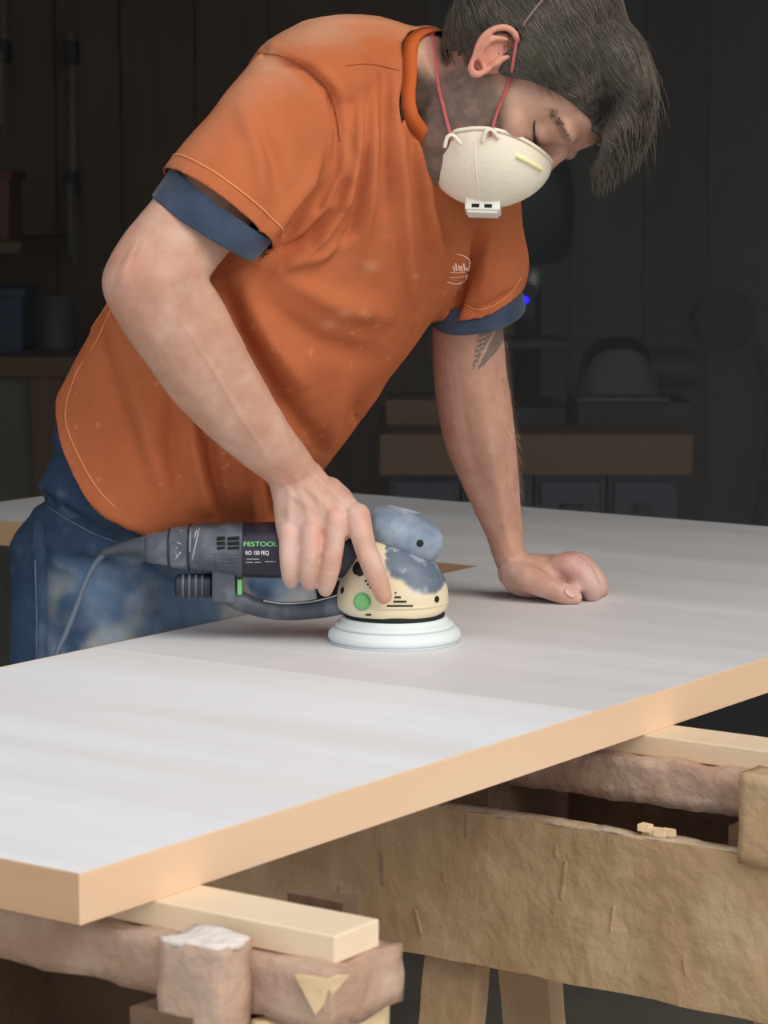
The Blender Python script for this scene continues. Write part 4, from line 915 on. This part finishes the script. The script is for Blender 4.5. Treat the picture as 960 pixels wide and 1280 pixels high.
# ------------------------------------------------------------------ disposable respirator
M_mask = mat('cream_mask_fabric', S(232, 218, 196), S(240, 228, 208), scale=9, rough=.95, bump=.2, bscale=260, spec=.1)
M_valve = mat('white_valve', S(230, 226, 214), S(238, 234, 222), rough=.5)
M_clip = mat('pale_yellow_clip', S(236, 230, 168), S(242, 236, 182), rough=.45)
M_strap = mat('red_elastic', S(178, 84, 84), S(194, 98, 96), scale=80, rough=.85, bump=.2, bscale=400)
MC = (0, .080, -.0385); ml = unit(HV(0, .053, .117)); md = unit(HV(0, .117, -.053))
mask = empty('dust_mask', 'cream cup respirator with exhale valve worn over nose and mouth', 'mask', tuple(H(*MC)))
def kpart(name, vf, m, par=None, smooth=True, **k):
    o = make(name, vf, m, None, smooth=smooth, **k); o.parent = par or mask
    o.matrix_parent_inverse = Matrix.Translation(mask.location).inverted() if par is None else Matrix(); return o
mr = []
NM = 56; RXm, RZm, DPm = .060 * HS, .0665 * HS, .051 * HS
for t in list(np.linspace(0, .9, 12)) + [.95, .985]:
    k_ = (1 - t ** 1.9) ** .53; R = []
    for ph in np.linspace(0, 2 * math.pi, NM, endpoint=False):
        cx, sx = math.cos(ph), math.sin(ph)
        narrow = 1 - .22 * max(sx, 0) ** 2                      # narrower over the nose
        back = (-.016 * cx * cx + .004 * sx) * (1 - t) * HS
        pleat = 1 + .016 * math.sin(ph * 22) * (1 - t) * (cx > -2) * max(0, -sx + .35)
        R.append(H(*MC) + HR * RXm * k_ * cx * narrow * pleat + ml * RZm * k_ * sx * pleat + md * (DPm * t + back + .004 * math.sin(3 * ph) * t * (1 - t)))
    mr.append(np.array(R))
Vq, Fq = loft(mr, 2, cap=False); tip = len(Vq); Vq = np.concatenate([Vq, [mr[-1].mean(0)]]); nR = (len(Vq) - 1) // NM
Fq += [(tip, (nR - 1) * NM + j, (nR - 1) * NM + (j + 1) % NM) for j in range(NM)]
shell = kpart('mask_shell', (Vq, Fq), M_mask); sm_ = shell.modifiers.new('thickness', 'SOLIDIFY'); sm_.thickness = .0018; sm_.offset = -1
BVHQ = BVHTree.FromPolygons([tuple(q) for q in Vq], Fq)
kpart('rim', closed_band(mr[0], -md, .004, .0022, -.0004), M_mask, shell)
vc = H(*MC) + md * (DPm + .001) - ml * .004
vb = kpart('exhale_valve', obox(vc - md * .002, HR * .0165, ml * .0195, md * .0075), M_valve, smooth=False, bevel=.002)
kpart('valve_lid', obox(vc + md * .0062, HR * .0135, ml * .0170, md * .002), M_valve, vb, smooth=False, bevel=.001)
for s_ in (-.0075, .0065): kpart('valve_slot', obox(vc + HR * .0163 + ml * s_ + md * .001, HR * .0006, ml * .0042, md * .0020), M_slot, vb, smooth=False)
def mseg(pts, off): return [np.array(BVHQ.ray_cast(Vector(CAM), Vector(unit(ray(u, v))))[0]) - unit(ray(u, v)) * off for u, v in pts if BVHQ.ray_cast(Vector(CAM), Vector(unit(ray(u, v))))[0] is not None]
kpart('nose_clip', tube(mseg([(648, 196), (658, 201), (668, 206.5), (676, 211)], .0008), .0034, 10, 3, True, .8), M_clip, shell)
kpart('moulded_seam', tube(mseg([(593, 176), (594, 200), (596, 225), (599, 245)], -.0002), .0010, 6, 3), M_mask, shell)
BVHB = BVHTree.FromPolygons([tuple(q) for q in BVt], BF); BVHHr = BVHTree.FromPolygons([tuple(q) for q in HVt], HFc)
def on_man(u, v, off, shirt_too=True):
    best = None; r = unit(ray(u, v))
    for b_ in ((BVHB, BVHHr, BVHS) if shirt_too else (BVHB, BVHHr)):
        h = b_.ray_cast(Vector(CAM), Vector(r))
        if h[0] is not None and (best is None or h[3] < best[1]): best = (np.array(h[0]), h[3])
    return None if best is None else best[0] - r * off
s1a = H(.064, .060, -.066); s2a = H(.063, .068, -.028)
for c_, u0, v0 in ((s1a, 565, 174), (s2a, 613, 167)):
    q = [P3(u0 - 9, v0 + 9, c_[1] + .0), P3(u0 - 6, v0 - 2, c_[1] - .002), P3(u0 + 1, v0 - 5, c_[1] - .002), P3(u0 + 10, v0 + 5, c_[1])]
    kpart('strap_loop', tube(q, .0022, 8, 4), M_mask, shell)
def strap(pts, start, rad=.0021):
    q = np.array([start] + [x for x in (on_man(u, v, .0022) for u, v in cat_rom(np.array(pts, float), 6)) if x is not None])
    for _ in range(6): q[1:-1] = np.minimum(q[1:-1], 9) * .5 + .25 * (q[:-2] + q[2:])
    return tube(q, rad, 8, 1, True, .6)
kpart('strap', strap([(560, 158), (554, 132), (548, 108), (545, 80), (543, 60), (540, 46)], P3(565, 174, s1a[1] - .002)), M_strap)
kpart('strap', strap([(617, 152), (626, 128), (634, 108), (640, 86), (643, 66), (646, 50)], P3(613, 169, s2a[1] - .002)), M_strap)
kn_ = on_man(537, 42, .002)
if kn_ is not None: kpart('strap_knot', ellipsoid(kn_, (.006, 0, 0), (0, .005, 0), (0, 0, .005), 12, 8), M_strap)

kpart('crown_strap', strap([(648, 42), (656, 28), (668, 12), (682, -4), (700, -16)], on_man(646, 50, .002), .0014), mat('grey_elastic', S(120, 96, 92), S(136, 110, 104), rough=.8))

# ------------------------------------------------------------------ dim workshop behind
M_bench = wood('old_bench_wood', S(92, 70, 50), S(110, 86, 62), 0, rough=.7, bump=.2, scale=4, stretch=8)
M_cab = mat('dark_blue_cabinet', S(44, 46, 56), S(50, 52, 62), rough=.5)
M_mach = mat('grey_green_cast_iron', S(58, 62, 56), S(72, 76, 68), scale=9, rough=.6)
M_dkmach = mat('near_black_iron', S(26, 27, 26), S(34, 35, 34), rough=.6)
M_bar = mat('dusty_steel_bar', S(96, 86, 72), S(112, 100, 84), rough=.6)
M_red = mat('faded_red_handle', S(84, 30, 34), S(96, 36, 40), rough=.6)
M_blue = mat('dark_blue_bin', S(28, 40, 62), S(34, 48, 72), rough=.6)
M_led = mat('blue_led', S(20, 20, 255), S(20, 20, 255), emit=((.02, .01, 1, 1), 1.6))
BY = 2.35
def X(u, Y): return P3(u, 640, Y)[0]
def Zv(v, Y): return P3(480, v, Y)[2]
def bpart(o, name, vf, m, smooth=False, bevel=.003, par=None, **k):
    q = make(name, vf, m, None, smooth=smooth, bevel=bevel, **k); q.parent = par or o
    q.matrix_parent_inverse = Matrix.Translation(o.location).inverted() if par is None else Matrix(); return q
bz = Zv(543, BY)
bench = empty('workbench', 'heavy wooden workbench with dark blue drawers behind the countertop', 'workbench', ((X(475, BY) + 2.2) / 2, BY + .3, 0))
bx0 = X(474, BY); bx1 = X(865, BY)
bpart(bench, 'bench_top', box((bx0, BY, bz - .085), (bx1, BY + .75, bz)), M_bench)
nd = 4; wdt = (bx1 - bx0 - .04) / nd
for i in range(nd):
    x0 = bx0 + .02 + i * wdt
    bpart(bench, 'cabinet', box((x0, BY + .04, .08), (x0 + wdt - .004, BY + .72, bz - .085)), M_cab)
    for j in range(3):
        z1 = bz - .10 - j * .26
        d_ = bpart(bench, 'drawer', box((x0 + .012, BY + .022, z1 - .24), (x0 + wdt - .016, BY + .045, z1)), M_cab)
        bpart(bench, 'handle', box((x0 + wdt * .35, BY + .005, z1 - .06), (x0 + wdt * .65, BY + .022, z1 - .045)), M_dkmach, par=d_)
bpart(bench, 'plinth', box((bx0 + .05, BY + .1, 0), (bx1 - .05, BY + .7, .08)), M_cab)
# block of timber, machines on the bench
o = make('timber_block', box((X(482, BY + .2), BY + .2, bz), (X(552, BY + .2), BY + .45, Zv(500, BY + .2))), M_bench, smooth=False, bevel=.004, label='short brown timber block lying at the end of the workbench', cat='timber')
saw = empty('bench_saw', 'grey green bench machine with hooded blade guard on the workbench', 'machine', (X(765, BY + .3), BY + .35, bz))
cx, cy = X(772, BY + .3), BY + .35
bpart(saw, 'base', box((cx - .095, cy - .13, bz), (cx + .15, cy + .15, bz + .05)), M_dkmach)
bpart(saw, 'body', loft([ring((cx, cy, bz + z), (rx, 0, 0), (0, ry, 0), 24, 3) for z, rx, ry in ((.05, .092, .09), (.09, .086, .085), (.14, .075, .07), (.17, .055, .05), (.18, .03, .03))], 2), M_mach, smooth=True, bevel=0)
bpart(saw, 'guard', loft([ring((cx + x_, cy - .06, bz + .13), (0, 0, .05), (.05, 0, 0), 20) for x_ in (-.02, .02)], 1), M_dkmach, bevel=0)
bpart(saw, 'motor', loft([ring((cx + .05 + x_, cy + .02, bz + .11), (0, .045, 0), (0, 0, .045), 20) for x_ in (0, .12)], 1), M_dkmach, bevel=0)
bpart(saw, 'steel_table', box((cx - .095, cy - .15, bz + .05), (cx + .1, cy - .08, bz + .06)), M_mach)
dp = empty('drill_press', 'tall black drill press standing on the workbench behind the sleeve', 'drill press', (X(660, BY + .25), BY + .35, bz))
cx, cy = X(664, BY + .25), BY + .35
bpart(dp, 'base', box((cx - .08, cy - .16, bz), (cx + .07, cy + .14, bz + .04)), M_dkmach)
bpart(dp, 'column', lathe([(.03, bz + .04), (.03, bz + .55)], 20, (cx, cy + .08, 0)), M_dkmach, smooth=True, bevel=0)
bpart(dp, 'table', box((cx - .08, cy - .12, bz + .16), (cx + .08, cy + .1, bz + .18)), M_dkmach)
hd_ = bpart(dp, 'head', loft([ring((cx, cy - .02, bz + z), (rx, 0, 0), (0, ry, 0), 24, 3.2) for z, rx, ry in ((.34, .06, .10), (.38, .085, .15), (.5, .09, .17), (.56, .07, .14))], 2), M_dkmach, smooth=True, bevel=0)
bpart(dp, 'chuck', lathe([(.008, bz + .27), (.02, bz + .29), (.022, bz + .34)], 16, (cx, cy - .08, 0)), M_steel, smooth=True, bevel=0)
q_ = P3(656, 375, cy - .20); bpart(dp, 'indicator_box', obox(q_ + np.array([0, .03, 0]), (.022, 0, 0), (0, .028, 0), (0, 0, .03)), M_dkmach); bpart(dp, 'indicator_light', ellipsoid(q_, (.0085, 0, 0), (0, .006, 0), (0, 0, .0085), 12, 8), M_led, smooth=True, bevel=0)
bo = empty('hanging_hose_reel', 'round dark hose reel fixed on the boarded wall', 'hose reel', (X(905, RY1), RY1 - .06, 1.2))
rc_ = P3(905, 400, RY1 - .12)
bpart(bo, 'drum', loft([ring(rc_ + np.array([0, y_, 0]), (r_, 0, 0), (0, 0, r_), 28) for y_, r_ in ((-.02, .06), (-.02, .085), (0, .09), (.05, .06), (.10, .09), (.118, .085), (.12, .06))], 1), M_dkmach, smooth=True, bevel=0)
bpart(bo, 'hose_tail', tube([rc_ + np.array([.1, 0, -.08]), rc_ + np.array([.14, -.01, -.3]), rc_ + np.array([.10, -.01, -.6])], .018, 10, 4), M_dkmach, smooth=True, bevel=0)
# low dark cabinet further right
# left side: bench, clamps and bins against the wall
LY = 3.4
lz = Zv(446, LY)
lb = empty('side_bench', 'old timber side bench against the wall left of the man', 'workbench', (-1.5, LY + .3, 0))
bpart(lb, 'bench_top', box((RX0 + .02, LY, lz - .05), (X(150, LY), LY + .6, lz)), M_bench)
bpart(lb, 'front_panel', box((RX0 + .05, LY + .05, .0), (X(140, LY), LY + .08, lz - .05)), M_board2)
for x_ in (RX0 + .1, X(60, LY), X(135, LY)): bpart(lb, 'leg', box((x_ - .04, LY + .01, 0), (x_ + .04, LY + .09, lz - .05)), M_board)
CYw = RY1 - .05
def clamp(u, v0, v1, w_, label):
    xx = X(u, CYw); z1, z0 = Zv(v0, CYw), Zv(v1, CYw)
    c_ = empty('bar_clamp', label, 'clamp', (xx, CYw, z0), 'bar clamps on the boarded wall')
    bpart(c_, 'bar', box((xx - w_ / 2, CYw - .012, z0), (xx + w_ / 2, CYw + .002, z1)), M_bar)
    bpart(c_, 'fixed_jaw', box((xx - .02, CYw - .10, z1 - .09), (xx + .02, CYw + .012, z1 - .03)), M_dkmach)
    bpart(c_, 'sliding_jaw', box((xx - .02, CYw - .10, z0 + .2), (xx + .02, CYw + .012, z0 + .26)), M_dkmach)
    bpart(c_, 'screw_handle', tube([(xx, CYw - .09, z0 + .04), (xx, CYw - .09, z0 + .22)], .013, 10, 1), M_bar, smooth=True, bevel=0)
    return c_
clamp(98, 40, 330, .018, 'long steel bar clamp hanging on the wall boards'); clamp(16, -60, 168, .018, 'shorter steel bar clamp hanging beside the long one')
for u0, v0, u1, v1, m_, lab, nm, ct in ((0, 215, 26, 300, M_red, 'dull red storage bin above the side bench', 'storage_bin', 'bin'), (4, 360, 40, 440, M_blue, 'dark blue storage bin on the side bench', 'storage_bin', 'bin'), (66, 368, 84, 442, M_mach, 'small grey green can on the side bench', 'paint_can', 'can')):
    Yb = LY + .3; x0, x1, z0, z1 = X(u0, Yb), X(u1, Yb), Zv(v1, Yb), Zv(v0, Yb)
    if v0 > 300: z0 = lz
    if nm == 'paint_can':
        make(nm, lathe([(.001, z0), (.045, z0), (.047, z0 + .004), (.045, z0 + .01), (.045, z1 - .01), (.048, z1 - .005), (.046, z1), (.04, z1 - .004), (.001, z1 - .004)], 24, ((x0 + x1) / 2, Yb, 0)), m_, label=lab, cat=ct)
    else:
        b_ = empty(nm, lab, ct, ((x0 + x1) / 2, Yb, z0))
        bpart(b_, 'tub', box((x0 - .06, Yb - .12, z0), (x1, Yb + .12, z1)), m_)
        bpart(b_, 'rim', box((x0 - .07, Yb - .13, z1 - .02), (x1 + .01, Yb + .13, z1 + .003)), m_)
sh = make('wall_shelf', box((RX0 + .01, LY + .12, Zv(300, LY + .3) - .03), (X(44, LY + .3), RY1, Zv(300, LY + .3))), M_board, smooth=False, bevel=.003, label='dark plank shelf on the wall carrying the red bin', cat='shelf')

# ------------------------------------------------------------------ fine sanding dust hanging in the room
hz = bpy.data.materials.new('airborne_dust'); hz.use_nodes = True; hn_ = hz.node_tree.nodes; hl_ = hz.node_tree.links; hn_.remove(hn_['Principled BSDF'])
vsn = hn_.new('ShaderNodeVolumeScatter'); vsn.inputs['Color'].default_value = (.98, .97, .94, 1); vsn.inputs['Density'].default_value = .035; vsn.inputs['Anisotropy'].default_value = 0.2
tc_ = hn_.new('ShaderNodeTexCoord'); sx_ = hn_.new('ShaderNodeSeparateXYZ'); mr_ = hn_.new('ShaderNodeMapRange'); mr_.interpolation_type = 'SMOOTHSTEP'
hl_.new(tc_.outputs['Object'], sx_.inputs[0]); hl_.new(sx_.outputs['X'], mr_.inputs['Value'])
for k_, v_ in (('From Min', -.7), ('From Max', .9), ('To Min', .030), ('To Max', .13)): mr_.inputs[k_].default_value = v_
hl_.new(mr_.outputs[0], vsn.inputs['Density'])     # thicker towards the side the sander throws its dust
hl_.new(vsn.outputs[0], hn_['Material Output'].inputs['Volume'])
make('dust_haze', box((RX0 + .03, .75, .02), (RX1 - .03, RY1 - .15, RH - .03)), hz, smooth=False, label='thin haze of sanding dust hanging in the dark workshop', cat='haze', kind='stuff')
